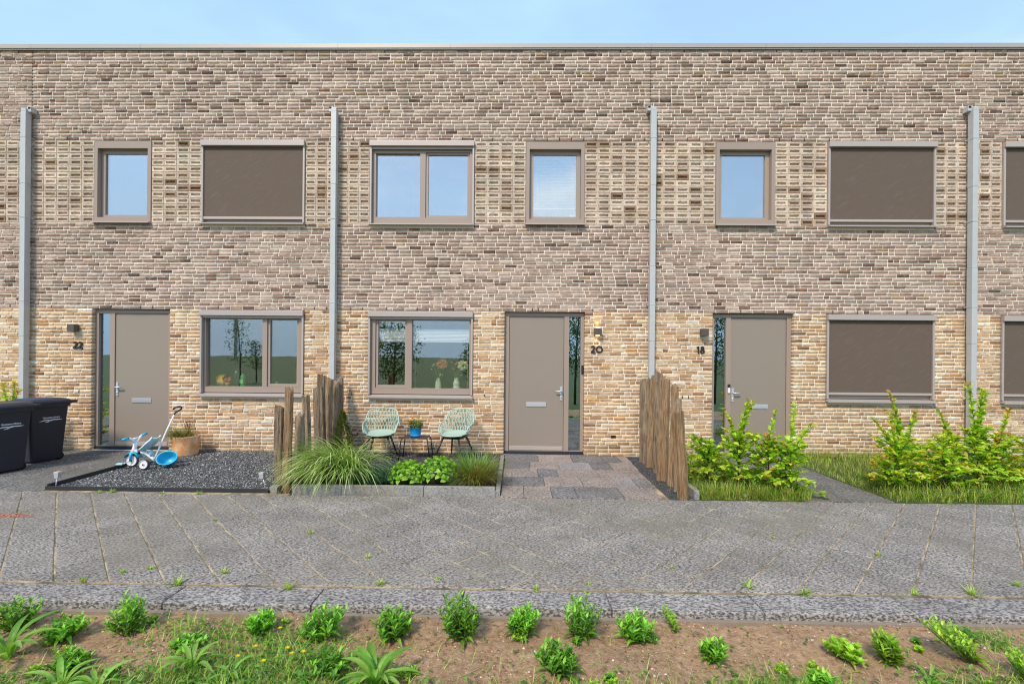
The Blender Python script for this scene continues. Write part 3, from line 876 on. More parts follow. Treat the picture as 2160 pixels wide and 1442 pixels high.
# joint families: x + y = -6.68 + k*DG and x - y = 6.565 + k*DG
for i in range(-30, 60):
    for k in range(-70, 30):
        s_, d_ = -6.68 + (i + 0.5) * DG, 6.565 + (k + 0.5) * DG
        x, y = (s_ + d_) / 2, (s_ - d_) / 2
        if not (-11 < x < 10.2 and Y_KERB - 0.2 < y < Y_EDGE + 0.2): continue
        poly = [(x + p[0], y + p[1]) for p in diamond]
        q = clip(clip(poly, 1, Y_EDGE - 0.006, True), 1, Y_KERB + 0.008, False)
        if len(q) < 3: continue
        A = 0.5 * abs(sum(q[j][0] * q[(j + 1) % len(q)][1] - q[(j + 1) % len(q)][0] * q[j][1] for j in range(len(q))))
        if A < 0.004: continue
        vis = abs(x) < 1.16 * (y + CAM_D) + 0.2
        whole = len(q) == 4 and A > 0.078
        if vis and (whole or A > 0.01):
            if whole:
                o = link('paving_tile', full_me, pv, (x, y, random.uniform(-0.002, 0.0022)), (random.uniform(-.006, .006), random.uniform(-.006, .006), random.uniform(-.012, .012) + random.choice((0, math.pi / 2, math.pi))))
            else:
                tb = MB(); tile_mesh(tb, [(p[0] - x, p[1] - y) for p in q]); o = tb.build('paving_tile', M['tile'], pv, (x, y, random.uniform(-0.0015, 0.0015)))
            ntile += 1
        else:
            tile_mesh(stuff, q, random.uniform(-0.002, 0.002))
tag(stuff.build('paving_field', M['tile'], pv), kind='stuff')

kb = structure(MB().box(-11.2, 10.3, -4.80, -4.59, -0.22, -0.03).build('kerb', M['conc']))
for i in range(21):
    x = -10.85 + i
    MB().bbox(x - 0.497, x + 0.497, -4.822 + random.uniform(-.002, .002), -4.585, -0.085, -0.004 + random.uniform(-.002, .002), 0.012).build('kerb_stone', M['kerb'], kb)
MB().box(-11.2, 10.3, -4.855, -4.8225, -0.25, -0.055).build('kerb_footing', plain('rough_concrete', srgb(138, 122, 104), 0.95, var=0.2, scale=20, bump=0.5, bscale=80), kb)

# soil strip in front of the kerb, sloping gently to the meadow
nx, ny = 150, 40
xs = np.linspace(-7, 7, nx); ys = np.linspace(-4.83, -7.6, ny)
X, Y = np.meshgrid(xs, ys)
def soil_z(x, y):
    return (-0.068 - 0.012 * (-4.83 - y) + 0.016 * np.sin(3.1 * x + 1.3 * np.sin(2.3 * y)) * np.minimum(1, (-4.83 - y) * 4)
            + 0.010 * np.sin(7.7 * x + 5.1 * y) + 0.007 * np.sin(13.0 * x - 9.0 * y + 2.0 * np.sin(3 * x)))
Z = soil_z(X, Y) + RNG.normal(0, 0.003, X.shape)
V = np.stack([X, Y, Z], -1).reshape(-1, 3)
me = bpy.data.meshes.new('soil')
me.from_pydata([tuple(v) for v in V], [], [(j * nx + i, (j + 1) * nx + i, (j + 1) * nx + i + 1, j * nx + i + 1) for j in range(ny - 1) for i in range(nx - 1)])
me.polygons.foreach_set("use_smooth", [True] * len(me.polygons)); me.materials.append(M['soil'])
structure(link('soil', me))

def pebbles(name, n, xr, yr, z, smin, smax, cols, w, mat, parent=None, zf=None, keep=None):
    x = RNG.uniform(*xr, n); y = RNG.uniform(*yr, n)
    if keep is not None:
        k = keep(x, y); x, y = x[k], y[k]; n = len(x)
    zz = (zf(x, y) if zf else np.full(n, z)) + RNG.uniform(-0.003, 0.004, n)
    s = RNG.uniform(smin, smax, n)
    T = np.array([(1, 0, 0), (0.3, 0.9, 0.1), (-0.8, 0.5, 0), (-0.7, -0.6, 0.1), (0.4, -0.9, 0), (0.1, 0.1, 0.75)])
    a = RNG.uniform(0, 6.283, n); ca, sa = np.cos(a), np.sin(a)
    TT = T[None] * (1 + RNG.normal(0, 0.18, (n, 6, 3)))
    V = np.stack([TT[..., 0] * ca[:, None] - TT[..., 1] * sa[:, None], TT[..., 0] * sa[:, None] + TT[..., 1] * ca[:, None], TT[..., 2]], -1) * (s / 2)[:, None, None]
    V += np.stack([x, y, zz], 1)[:, None, :]
    me = templ_mesh(name, V, [(0, 1, 5), (1, 2, 5), (2, 3, 5), (3, 4, 5), (4, 0, 5)], pal(n, cols, w, 0.2), mat)
    o = link(name, me, parent); tag(o, kind='stuff'); return o

# --- number 22: slab path and gravel bed with black plastic edging
gp = structure(MB().box(-11.2, -5.705, Y_EDGE + 0.008, 0.03, -0.15, -0.016).build('garden_path', M['sand']))
for i, x0 in enumerate(np.arange(-8.75, -5.8, 0.6)):
    for k, y0 in enumerate(np.arange(-2.40, -0.05, 0.4)):
        y1 = min(y0 + 0.395, 0.0)
        MB().bbox(x0 + 0.05 + .003, x0 + 0.65 - .003 if x0 < -6.4 else -5.72, y0 + .002, y1, -0.05, -0.002 + random.uniform(-.003, .003), 0.005).build('paving_slab', M['slab'], gp)
pebbles('grit', 5200, (-7.15, -5.95), (-1.75, -0.05), 0.002, 0.006, 0.016, [(0.05, 0.05, 0.05), (0.16, 0.155, 0.15), (0.34, 0.33, 0.31)], [3, 3, 1], M['gravel'],
        keep=lambda x, y: ((y > -0.32 + 0.10 * np.sin(x * 5)) & (RNG.random(len(x)) < 0.75)) | ((x < -6.75 + 0.12 * np.sin(7 * y)) & (RNG.random(len(x)) < 0.6)))
tag(bpy.data.objects['grit'], 'loose dark grit around the wheelie bins and along the wall', 'grit')
gb = structure(MB().box(-5.70, -2.86, -2.30, 0.03, -0.15, 0.012).build('gravel_bed', M['gravel_bed']))
tag(pebbles('gravel', 16500, (-5.66, -2.88), (-2.29, -0.02), 0.016, 0.010, 0.024, [(0.035, 0.035, 0.034), (0.12, 0.12, 0.115), (0.28, 0.275, 0.26), (0.52, 0.51, 0.48)], [4, 4.5, 3, 0.5], M['gravel']),
    'dark grey gravel bed in front of the kitchen window', 'gravel')
M['plastic'] = plain('black_edging', (0.022, 0.023, 0.026), 0.55, var=0.3, scale=30)
e = thing('garden_edging', 'thin black plastic edging strip around the gravel bed', 'edging', (-5.70, -2.31, 0))
MB().box(-0.012, 0.006, -0.01, 1.13, -0.05, 0.062).build('side_strip', M['plastic'], e)
MB().box(-0.012, 2.72, -0.030, -0.012, -0.05, 0.040).build('front_strip', M['plastic'], e)
structure(MB().box(-5.72, -2.70, -2.417, -2.342, -0.15, -0.008).build('sand_strip', M['sand']))

# --- number 20: planting bed with concrete edging, then the porch paving
bd = structure(MB().box(-2.855, -0.21, -2.23, 0.03, -0.15, 0.018).build('planting_bed', M['earth']))
tag(pebbles('bed_gravel', 7000, (-2.84, -0.24), (-1.55, -0.02), 0.020, 0.010, 0.022, [(0.03, 0.032, 0.036), (0.09, 0.092, 0.10), (0.22, 0.22, 0.22)], [4, 3, 1.2], M['gravel']),
    'dark gravel under the two mint chairs', 'gravel')
e = thing('bed_edging', 'grey concrete edging around the planted bed by the chairs', 'edging', (-1.5, -2.29, 0))
for a, c_ in ((-1.20, -0.60), (-0.595, 0.40), (0.405, 1.265)):
    MB().bbox(a, c_, -0.03, 0.035, -0.1, 0.088, 0.006).build('edging_block', M['conc'], e)
for a, c_ in ((0.04, 1.0), (1.005, 2.0)):
    MB().bbox(1.268, 1.325, a - 0.07, c_, -0.1, 0.055, 0.006).build('edging_block', M['conc'], e)
e = thing('garden_edging', 'stray concrete edging block at the foot of the weathered posts by the gravel bed', 'edging', (-2.93, -2.2, 0))
MB().bbox(-0.045, 0.045, -0.11, 0.20, -0.05, 0.062, 0.008).build('edging_block', M['conc'], e)

pp = structure(MB().box(-0.17, 2.00, Y_EDGE + 0.008, 0.065, -0.15, -0.016).build('porch_paving', M['sand']))
rows_y = [(-2.395, -1.92), (-1.915, -1.45), (-1.445, -0.98), (-0.975, -0.52), (-0.515, 0.055)]
kinds = [[(0.28, 'p'), (0.34, 'p'), (0.30, 'd'), (0.56, 'd'), (0.45, 'p'), (0.5, 'd')], [(0.56, 'd'), (0.5, 'p'), (0.45, 'p'), (0.26, 'm'), (0.6, 'd')],
         [(0.50, 'p'), (0.28, 'd'), (0.58, 'p'), (0.55, 'p'), (0.5, 'p')], [(0.40, 'd'), (0.44, 'p'), (0.5, 'm'), (0.3, 'd'), (0.6, 'p')], [(0.55, 'd'), (0.55, 'p'), (0.5, 'd'), (0.28, 'd'), (0.5, 'p')]]
for (y0, y1), row in zip(rows_y, kinds):
    x = -0.168
    for wd, k in row:
        x1 = min(x + wd, 1.79 + 0.10 * (y0 + 2.4) / 2.4)
        if x1 - x > 0.05:
            MB().bbox(x + .003, x1 - .003, y0 + .002, y1 - .002, -0.05, 0.001 + random.uniform(-.003, .003), 0.005).build('paving_slab', M[{'p': 'porch_pink', 'd': 'porch_dark', 'm': 'porch_mid'}[k]], pp)
        x = x1
tag(pebbles('post_gravel', 1500, (1.86, 2.24), (-2.38, -0.05), -0.004, 0.010, 0.022, [(0.03, 0.032, 0.036), (0.08, 0.082, 0.09), (0.18, 0.18, 0.18)], [4, 3, 1], M['gravel']), 'dark gravel strip at the foot of the post row beside the porch', 'gravel')
structure(MB().box(1.84, 2.26, Y_EDGE + 0.009, 0.02, -0.16, -0.008).build('gravel_strip', M['gravel_bed']))
e = thing('garden_edging', 'grey concrete edging block behind the last post by the pavement', 'edging', (2.16, -2.2, 0))
MB().bbox(-0.03, 0.03, -0.18, 1.6, -0.1, 0.10, 0.006).build('edging_block', M['conc'], e)

# --- number 18: lawn and path
t = NT('turf'); t.set(Roughness=0.95); q = t.pos()
c = t.ramp(t.noise(q, 6, 5), [(0.3, (0.035, 0.060, 0.010)), (0.55, (0.075, 0.105, 0.018)), (0.75, (0.16, 0.14, 0.045))])
t.color(c); t.bump(t.noise(q, 80, 4), 0.8, 0.02)
M['turf'] = t.m
structure(MB().box(2.205, 3.40, Y_EDGE + 0.010, 0.03, -0.15, 0.004).build('lawn', M['turf']))
structure(MB().box(4.472, 10.3, Y_EDGE + 0.010, 0.03, -0.15, 0.004).build('lawn', M['turf']))
pt = structure(MB().box(3.402, 4.470, Y_EDGE + 0.012, 0.064, -0.16, -0.014).build('front_path', M['sand']))
for k, y0 in enumerate(np.arange(-2.405, -0.05, 0.405)):
    for a, c_ in ((3.41, 3.93), (3.935, 4.46)):
        MB().bbox(a, c_, y0 + .002, min(y0 + 0.402, 0.055), -0.05, 0.002 + random.uniform(-.003, .003), 0.005).build('paving_slab', M['slab'], pt)
MB().bbox(3.45, 4.62, -0.30, 0.05, -0.05, 0.022, 0.006).build('door_step', M['slab'], pt)
# ================================================================ things in front of the houses
def rbox_ring(hx, hy, z, r=0.05, n=4, cx=0.0, cy=0.0):
    pts = []
    for qx, qy, a0 in ((1, -1, -90), (1, 1, 0), (-1, 1, 90), (-1, -1, 180)):
        for i in range(n + 1):
            a = math.radians(a0 + 90 * i / n)
            pts.append((cx + qx * (hx - r) + r * math.cos(a), cy + qy * (hy - r) + r * math.sin(a), z))
    return pts

def text_mesh(txt, size, extrude=0.0006):
    cu = bpy.data.curves.new('lettering', 'FONT'); cu.body = txt; cu.size = size; cu.extrude = extrude; cu.offset = size * 0.02; cu.align_x = 'CENTER'; cu.resolution_u = 3
    o = bpy.data.objects.new('tmp', cu); COL.objects.link(o)
    me = bpy.data.meshes.new_from_object(o.evaluated_get(bpy.context.evaluated_depsgraph_get()))
    bpy.data.objects.remove(o); bpy.data.curves.remove(cu)
    return me

# --- wheelie bins (front to the street, the side with the lettering towards the path)
M['bin'] = plain('bin_plastic', (0.016, 0.018, 0.025), 0.5, var=0.25, scale=14, bump=0.08, bscale=90)
M['bin_lid'] = plain('bin_lid_plastic', (0.030, 0.032, 0.040), 0.55, var=0.2, scale=10)
M['letters'] = plain('white_lettering', (0.80, 0.82, 0.84), 0.5)
def wheelie_bin(loc, rz, label, lidcol):
    r = thing('wheelie_bin', label, 'wheelie bin', loc, rz, 'dark wheelie bins on the path')
    # local axes: -Y street side, +Y handle side, +X face with lettering
    rings = [rbox_ring(0.185, 0.20, 0.03, 0.04), rbox_ring(0.19, 0.205, 0.10, 0.04), rbox_ring(0.235, 0.25, 0.83, 0.045), rbox_ring(0.252, 0.27, 0.835, 0.045), rbox_ring(0.255, 0.275, 0.89, 0.045)]
    MB().loft(rings, smooth=False).build('bin_body', M['bin'], r)
    lid = MB().loft([rbox_ring(0.265, 0.285, 0.892, 0.05), rbox_ring(0.268, 0.288, 0.915, 0.05), rbox_ring(0.258, 0.275, 0.935, 0.06), rbox_ring(0.215, 0.225, 0.958, 0.06)], smooth=False)
    lid = lid.build('lid', M['bin_lid'], r)
    MB().loft([rbox_ring(0.20, 0.205, 0.9585, 0.05), rbox_ring(0.18, 0.185, 0.967, 0.05)], smooth=False).build('lid_panel', lidcol, lid)
    h = MB(); h.tube([(-0.20, 0.37, 0.90), (0.20, 0.37, 0.90)], 0.017, 8)
    for sx in (-0.19, 0.0, 0.19): h.bbox(sx - 0.015, sx + 0.015, 0.265, 0.375, 0.875, 0.915, 0.005)
    h.build('handle', M['bin'], r)
    for s in (-1, 1):
        w = MB(); w.tube([(s * 0.125, 0.165, 0.060), (s * 0.165, 0.165, 0.060)], 0.060, 20); w.build('wheel', M['black'], r)
    # lettering and wave mark on the +X face (face leans outwards with height)
    me = text_mesh('Gemeente Almere', 0.031); me.materials.append(M['letters'])
    lean = math.atan2(0.045, 0.73)
    rot = Matrix.Rotation(math.pi / 2, 4, 'Z') @ Matrix.Rotation(math.pi / 2, 4, 'X')
    o = link('lettering', me, r)
    z = 0.665; x = 0.19 + 0.045 * (z - 0.10) / 0.73
    o.matrix_local = Matrix.Translation((x + 0.002, 0.02, z)) @ Matrix.Rotation(lean, 4, 'Y') @ rot @ Matrix.Diagonal((0.92, 1.05, 1, 1))
    b = MB()
    def wave(y0, z0, L, dz, th):
        n = 8; t, bt = [], []
        for i in range(n + 1):
            u = i / n; yy = y0 + L * u; zz = z0 + dz * math.sin(u * math.pi) * 0.5 + dz * u; k = th * math.sin(u * math.pi) + 0.001
            xx = lambda q: 0.19 + 0.045 * (q - 0.10) / 0.73 + 0.0025
            t.append((xx(zz + k), yy, zz + k)); bt.append((xx(zz - k), yy, zz - k))
        b.add(t + bt, [(i, i + 1, n + 2 + i, n + 1 + i) for i in range(n)])
    wave(-0.13, 0.622, 0.15, 0.016, 0.006); wave(0.01, 0.644, 0.15, -0.006, 0.006); wave(-0.03, 0.620, 0.08, 0.009, 0.005); wave(-0.06, 0.604, 0.06, 0.009, 0.004)
    b.build('wave_mark', M['letters'], r)
    return r
wheelie_bin((-7.21, -1.54, 0.0), math.radians(-14), 'dark wheelie bin with a greenish worn lid, closer to the pavement than its twin', plain('worn_lid', srgb(72, 78, 72), 0.6, var=0.2, scale=20))
wheelie_bin((-7.36, -0.84, 0.0), math.radians(-14), 'dark wheelie bin with a blue lid panel, standing next to the drainpipe', plain('blue_lid', srgb(46, 62, 98), 0.55))

# --- weathered round posts
t = NT('weathered_wood'); t.set(Roughness=0.9); p = t.pos((9, 9, 0.9)); q = t.pos()
c = t.ramp(t.noise(p, 5, 6, 0.65, 0.5), [(0.28, srgb(78, 62, 46)), (0.42, srgb(164, 140, 112)), (0.60, srgb(206, 184, 154)), (0.85, srgb(226, 210, 186))])
c = t.mix(c, srgb(186, 126, 66), t.ramp(t.noise(t.pos((2, 2, 0.8)), 2.6, 3), [(0.57, 0.0), (0.70, 0.38)]))
c = t.mix(c, (0.05, 0.035, 0.025), t.ramp(t.noise(t.pos((30, 30, 1.6)), 3, 4), [(0.61, 0.0), (0.71, 0.8)]))
c = t.mix(c, t.ramp(t.node('ShaderNodeObjectInfo').outputs['Random'], [(0.0, srgb(200, 192, 182)), (0.5, srgb(255, 250, 244)), (1.0, srgb(240, 212, 176))]), 0.9, 'MULTIPLY')
t.color(c); t.bump(t.noise(t.pos((30, 30, 1.5)), 4, 5, 0.7), 1.0, 0.05)
M['wood'] = t.m
def post(x, y, h, d, label, group, lean=(0, 0), seed=0):
    r = random.Random(seed); n, m_ = 18, 12
    prof = [1 + 0.13 * math.sin(3 * a + seed) + 0.09 * math.sin(5 * a + 2 * seed) + r.uniform(-0.14, 0.14) for a in [2 * math.pi * k / n for k in range(n)]]
    rings = []
    for j in range(m_):
        u = j / (m_ - 1); z = -0.12 + (h + 0.12) * u
        k = 1.06 - 0.10 * u + r.uniform(-0.02, 0.02)
        ox = lean[0] * u + 0.012 * math.sin(4 * u + seed); oy = lean[1] * u
        ring = []
        for i in range(n):
            a = 2 * math.pi * i / n + 0.10 * math.sin(2.2 * u + seed)
            rad = d / 2 * prof[i] * k * (1 + r.uniform(-0.025, 0.025))
            zz = z + (r.uniform(-0.035, 0.012) + 0.03 * math.cos(a + seed) if j == m_ - 1 else 0)
            ring.append((ox + rad * math.cos(a), oy + rad * math.sin(a), zz))
        rings.append(ring)
    o = MB().loft(rings, smooth=False).build('wooden_post', M['wood'], None, (x, y, 0))
    return tag(o, label, 'post', group)
GL = 'weathered posts between gravel bed and planted bed'
LP = [(-2.915, -2.16, 1.03, 0.105, (-0.03, 0), 'short leaning post at the pavement end of the row by the ornamental grass'),
      (-2.80, -2.21, 1.245, 0.100, (0.0, 0), 'slender tall post at the pavement end of the row by the ornamental grass'),
      (-2.86, -1.82, 0.88, 0.105, (0.01, 0), 'lowest post of the row by the ornamental grass'),
      (-2.90, -1.50, 1.09, 0.090, (-0.01, 0), 'thin post behind the lowest one in the row by the ornamental grass'),
      (-2.93, -1.05, 1.18, 0.150, (0.0, 0), 'thick cracked post in the row by the ornamental grass'),
      (-2.95, -0.86, 1.37, 0.115, (-0.015, 0), 'tallest post of the row by the ornamental grass'),
      (-2.955, -0.60, 1.30, 0.135, (0.0, 0), 'grey post under the drainpipe, in the row by the ornamental grass'),
      (-2.945, -0.38, 1.25, 0.110, (0.0, 0), 'post in front of the drainpipe, second from the wall, by the small conifer'),
      (-2.935, -0.22, 1.30, 0.10, (0.0, 0), 'post nearest the wall in the row behind the small conifer')]
for i, (x, y, h, d, ln, lb) in enumerate(LP): post(x, y, h, d, lb, GL, ln, i + 3)
GR = 'weathered posts beside the porch paving'
RP = [(2.09, -0.45, 1.33, 0.165, (0.01, 0), 'split post nearest the wall in the row beside the porch paving'),
      (2.05, -0.76, 1.37, 0.10, (0.07, 0), 'post with a rotten hollow, second from the wall beside the porch paving'),
      (2.09, -1.08, 1.46, 0.105, (0.0, 0), 'tallest post in the row beside the porch paving'),
      (2.03, -1.52, 1.39, 0.140, (0.0, 0), 'thick straight post midway in the row beside the porch paving'),
      (2.06, -1.80, 1.31, 0.090, (0.02, 0), 'post with dark specks, third from the pavement beside the porch paving'),
      (2.045, -2.06, 1.16, 0.088, (0.0, 0), 'second post from the pavement in the row beside the porch paving'),
      (2.00, -2.34, 1.03, 0.112, (-0.045, 0), 'shortest post, at the pavement end of the row beside the porch paving')]
for i, (x, y, h, d, ln, lb) in enumerate(RP): post(x, y, h, d, lb, GR, ln, i + 20)

# --- mint garden chairs: solid seat, open diamond lattice back and arms, rim and four black legs
M['mint'] = plain('mint_plastic', srgb(166, 188, 170), 0.42, var=0.02)
def chair(loc, rz, label):
    r = thing('garden_chair', label, 'chair', loc, rz, 'mint lattice garden chairs')
    # shell wraps round from the left arm over the back to the right arm; t in [-1,1], v from seat to rim
    def top_h(t):                                   # rim height above the ground
        a = abs(t)
        if a < 0.42: return 0.755 - 0.02 * (a / 0.42) ** 2
        if a < 0.66:
            u = (a - 0.42) / 0.24; u = u * u * (3 - 2 * u); return 0.735 - u * 0.165
        u = (a - 0.66) / 0.34; return 0.570 - 0.035 * u - 0.11 * u ** 4
    def base(t):                                    # foot of the shell at seat level, y- is the open front
        ang = math.radians(90 - t * 118)
        return 0.215 * math.cos(ang), 0.205 * math.sin(ang)
    def S(t, v):
        bx, by = base(t); h = top_h(t); k = 1 + 0.30 * v ** 1.3
        flare_back = 0.06 * v * max(0, math.cos(t * math.pi / 2))
        return Vector((bx * k, by * k * (1.0 if by < 0 else 0.9) + flare_back, 0.40 + 0.02 * (1 - abs(t)) + (h - 0.40) * v))
    lat = MB(); n = 19
    for fam in (1, -1):
        for i in range(-9, n + 10):
            pts = []
            for j in range(9):
                v = j / 8; t = -1 + 2 * (i / n) + fam * 0.30 * (v - 0.5) * (0.9)
                if -1 <= t <= 1: pts.append(S(t, v))
            if len(pts) > 1: lat.tube(pts, 0.0068, 4, caps=False)
    lat.build('backrest', M['mint'], r)
    rim = [S(-1, 0.0)] + [S(-1, v) for v in (0.4, 0.8)] + [S(-1 + 2 * i / 40, 1.0) for i in range(41)] + [S(1, v) for v in (0.8, 0.4)] + [S(1, 0)]
    front = [Vector((0.212 * math.cos(a) * 1.0, -0.10 - 0.17 * math.sin(a), 0.40 - 0.012 * math.sin(a))) for a in [math.pi * i / 12 for i in range(13)]]
    # rim passes under the front edge of the seat
    fr = [S(1, 0)] + [Vector((0.215 * math.cos(u * math.pi / 2 * 2 if False else 0) * (1 - 2 * u) * 1.0, -0.098 - 0.17 * math.sin(math.pi * u) ** 0.8, 0.395)) for u in [i / 14 for i in range(1, 14)]] + [S(-1, 0)]
    b = MB(); b.tube(rim, 0.010, 8); b.tube(fr, 0.010, 8); b.build('rim', M['mint'], r)
    # solid seat pan, slightly dished
    outline = [S(-1 + 2 * i / 24, 0.04) for i in range(25)] + fr[1:-1]
    seat = MB(); c0 = Vector((0, -0.03, 0.372)); no = len(outline)
    mid = [c0 + (p - c0) * 0.6 + Vector((0, 0, -0.006)) for p in outline]
    v = [tuple(p) for p in outline] + [tuple(p) for p in mid] + [tuple(c0)]
    f = [(i, (i + 1) % no, no + (i + 1) % no, no + i) for i in range(no)] + [(no + i, no + (i + 1) % no, 2 * no) for i in range(no)]
    seat.add(v, f, 0, True)
    und = [(p[0], p[1], p[2] - 0.02) for p in v]
    seat.add(und, [tuple(reversed(q)) for q in f], 0, True)
    seat.build('seat', M['mint'], r)
    MB().bbox(-0.15, 0.15, -0.16, 0.12, 0.335, 0.357, 0.008).build('seat_bracket', M['black'], r)
    for sx in (-1, 1):
        for a, c_ in (((0.14, -0.15), (0.245, -0.25)), ((0.13, 0.11), (0.225, 0.235))):
            MB().tube([(sx * a[0], a[1], 0.352), (sx * c_[0], c_[1], 0.010)], [0.017, 0.011], 8).build('leg', M['black'], r)
    return r
chair((-2.165, -0.47, 0.025), math.radians(5), 'mint lattice armchair between the small conifer and the side table')
chair((-0.955, -0.45, 0.025), math.radians(-24), 'mint lattice armchair between the side table and the front door')

# --- side table and flower pot
r = thing('side_table', 'small dark metal side table between two mint chairs', 'side table', (-1.585, -0.50, 0.02))
MB().bbox(-0.200, 0.200, -0.145, 0.145, 0.348, 0.362, 0.006).build('table_top', M['black'], r)
for sy in (-1, 1):
    for sx in (-1, 1):
        MB().tube([(sx * 0.185, sy * 0.132, 0.349), (sx * 0.205, sy * 0.136, 0.330), (sx * 0.212, sy * 0.138, 0.31), (sx * 0.245, sy * 0.150, 0.0)], 0.0085, 8).build('leg', M['black'], r)
M['blue_pot'] = plain('blue_glaze', srgb(34, 142, 200), 0.28, var=0.06)
r = thing('flower_pot', 'bright blue pot of orange flowers on the side table', 'flower pot', (-1.595, -0.50, 0.383))
MB().lathe([(0.0, 0.0), (0.074, 0.0), (0.080, 0.012), (0.083, 0.016), (0.080, 0.020), (0.088, 0.06), (0.092, 0.135), (0.095, 0.14), (0.093, 0.145), (0.086, 0.143), (0.084, 0.12), (0.0, 0.118)], 28).build('pot', M['blue_pot'], r)
n = 420; a = RNG.uniform(0, 6.283, n); rr = 0.115 * np.sqrt(RNG.random(n)); hh = RNG.uniform(0.10, 0.235, n)
P_ = np.stack([rr * np.cos(a), rr * np.sin(a), hh], 1); D_ = np.stack([np.cos(a), np.sin(a), RNG.uniform(0.1, 1.1, n)], 1)
link('foliage', templ_mesh('foliage', leaf_verts(P_, D_, np.tile([0, 0, 1.0], (n, 1)), RNG.uniform(0.025, 0.05, n), RNG.uniform(0.012, 0.022, n)), LEAF_F, pal(n, [(0.05, 0.12, 0.02), (0.09, 0.19, 0.03), (0.14, 0.26, 0.05)]), M['leaf']), r)
fc = [(-0.10, -0.03, 0.245), (0.0, -0.07, 0.27), (0.085, -0.05, 0.225), (-0.02, -0.10, 0.225), (0.10, 0.02, 0.24), (-0.06, 0.04, 0.28), (0.04, 0.05, 0.28), (0.06, -0.10, 0.205), (-0.085, -0.08, 0.22), (0.03, 0.0, 0.29), (0.12, -0.02, 0.215), (-0.03, -0.03, 0.28)]
for (x, y, z) in fc:
    n = 30; a = RNG.uniform(0, 6.283, n); el = RNG.uniform(0.0, 1.3, n)
    D_ = np.stack([np.cos(a) * np.cos(el), np.sin(a) * np.cos(el), np.sin(el)], 1)
    link('flower', templ_mesh('flower', leaf_verts(np.zeros((n, 3)), D_, np.tile([0, 0, 1.0], (n, 1)), RNG.uniform(0.016, 0.026, n), RNG.uniform(0.010, 0.014, n)), LEAF_F, pal(n, [srgb(240, 160, 20), srgb(236, 130, 14), srgb(250, 186, 40)], None, 0.08), M['leaf']), r, (x, y, z))

# --- terracotta tub with sedge
t = NT('terracotta'); t.set(Roughness=0.85); q = t.pos()
c = t.ramp(t.noise(q, 7, 5), [(0.3, srgb(204, 134, 78)), (0.5, srgb(226, 168, 114)), (0.7, srgb(236, 206, 174))])
t.color(c); t.bump(t.noise(t.pos((1, 1, 6)), 12, 4), 0.3, 0.01)
M['terra'] = t.m
r = thing('plant_tub', 'large terracotta tub with yellowish sedge and a reddish sprig by the wall', 'plant pot', (-5.40, -0.38, 0.01))
MB().lathe([(0.0, 0.0), (0.165, 0.0), (0.175, 0.03), (0.186, 0.17), (0.190, 0.30), (0.196, 0.315), (0.193, 0.325), (0.178, 0.322), (0.174, 0.27), (0.0, 0.265)], 32).build('pot', M['terra'], r)
n = 500; a = RNG.normal(math.pi * 1.15, 1.0, n); rr = 0.15 * np.sqrt(RNG.random(n)); b0 = RNG.uniform(0, 6.283, n)
P_ = np.stack([-0.05 + rr * np.cos(b0), rr * np.sin(b0), np.full(n, 0.27)], 1)
link('sedge', templ_mesh('sedge', blade_verts(P_, a, RNG.uniform(0.20, 0.36, n), RNG.uniform(0.1, 0.7, n), RNG.uniform(1.0, 2.2, n), RNG.uniform(0.005, 0.009, n)), blade_faces(), pal(n, [(0.20, 0.22, 0.03), (0.30, 0.28, 0.05), (0.12, 0.17, 0.03), (0.36, 0.28, 0.09)]), M['blade']), r)
sp = MB()
for i in range(7):
    a = random.uniform(0, 6.28); sp.tube([(0.03, 0.03, 0.27), (0.03 + 0.03 * math.cos(a), 0.03 + 0.03 * math.sin(a), 0.42), (0.03 + 0.09 * math.cos(a), 0.03 + 0.06 * math.sin(a), 0.50 + 0.06 * random.random())], 0.003, 5)
sp.build('stem', plain('red_stem', (0.10, 0.035, 0.025), 0.8), r)
n = 130; a = RNG.uniform(0, 6.283, n); rr = RNG.uniform(0, 0.10, n)
P_ = np.stack([0.03 + rr * np.cos(a), 0.03 + 0.7 * rr * np.sin(a), 0.34 + RNG.random(n) * 0.24], 1)
link('foliage', templ_mesh('foliage', leaf_verts(P_, RNG.normal(0, 1, (n, 3)), np.tile([0, 0, 1.0], (n, 1)), RNG.uniform(0.015, 0.035, n), RNG.uniform(0.008, 0.014, n)), LEAF_F, pal(n, [(0.08, 0.03, 0.015), (0.12, 0.05, 0.02), (0.20, 0.14, 0.04), (0.10, 0.12, 0.02)]), M['leaf']), r)

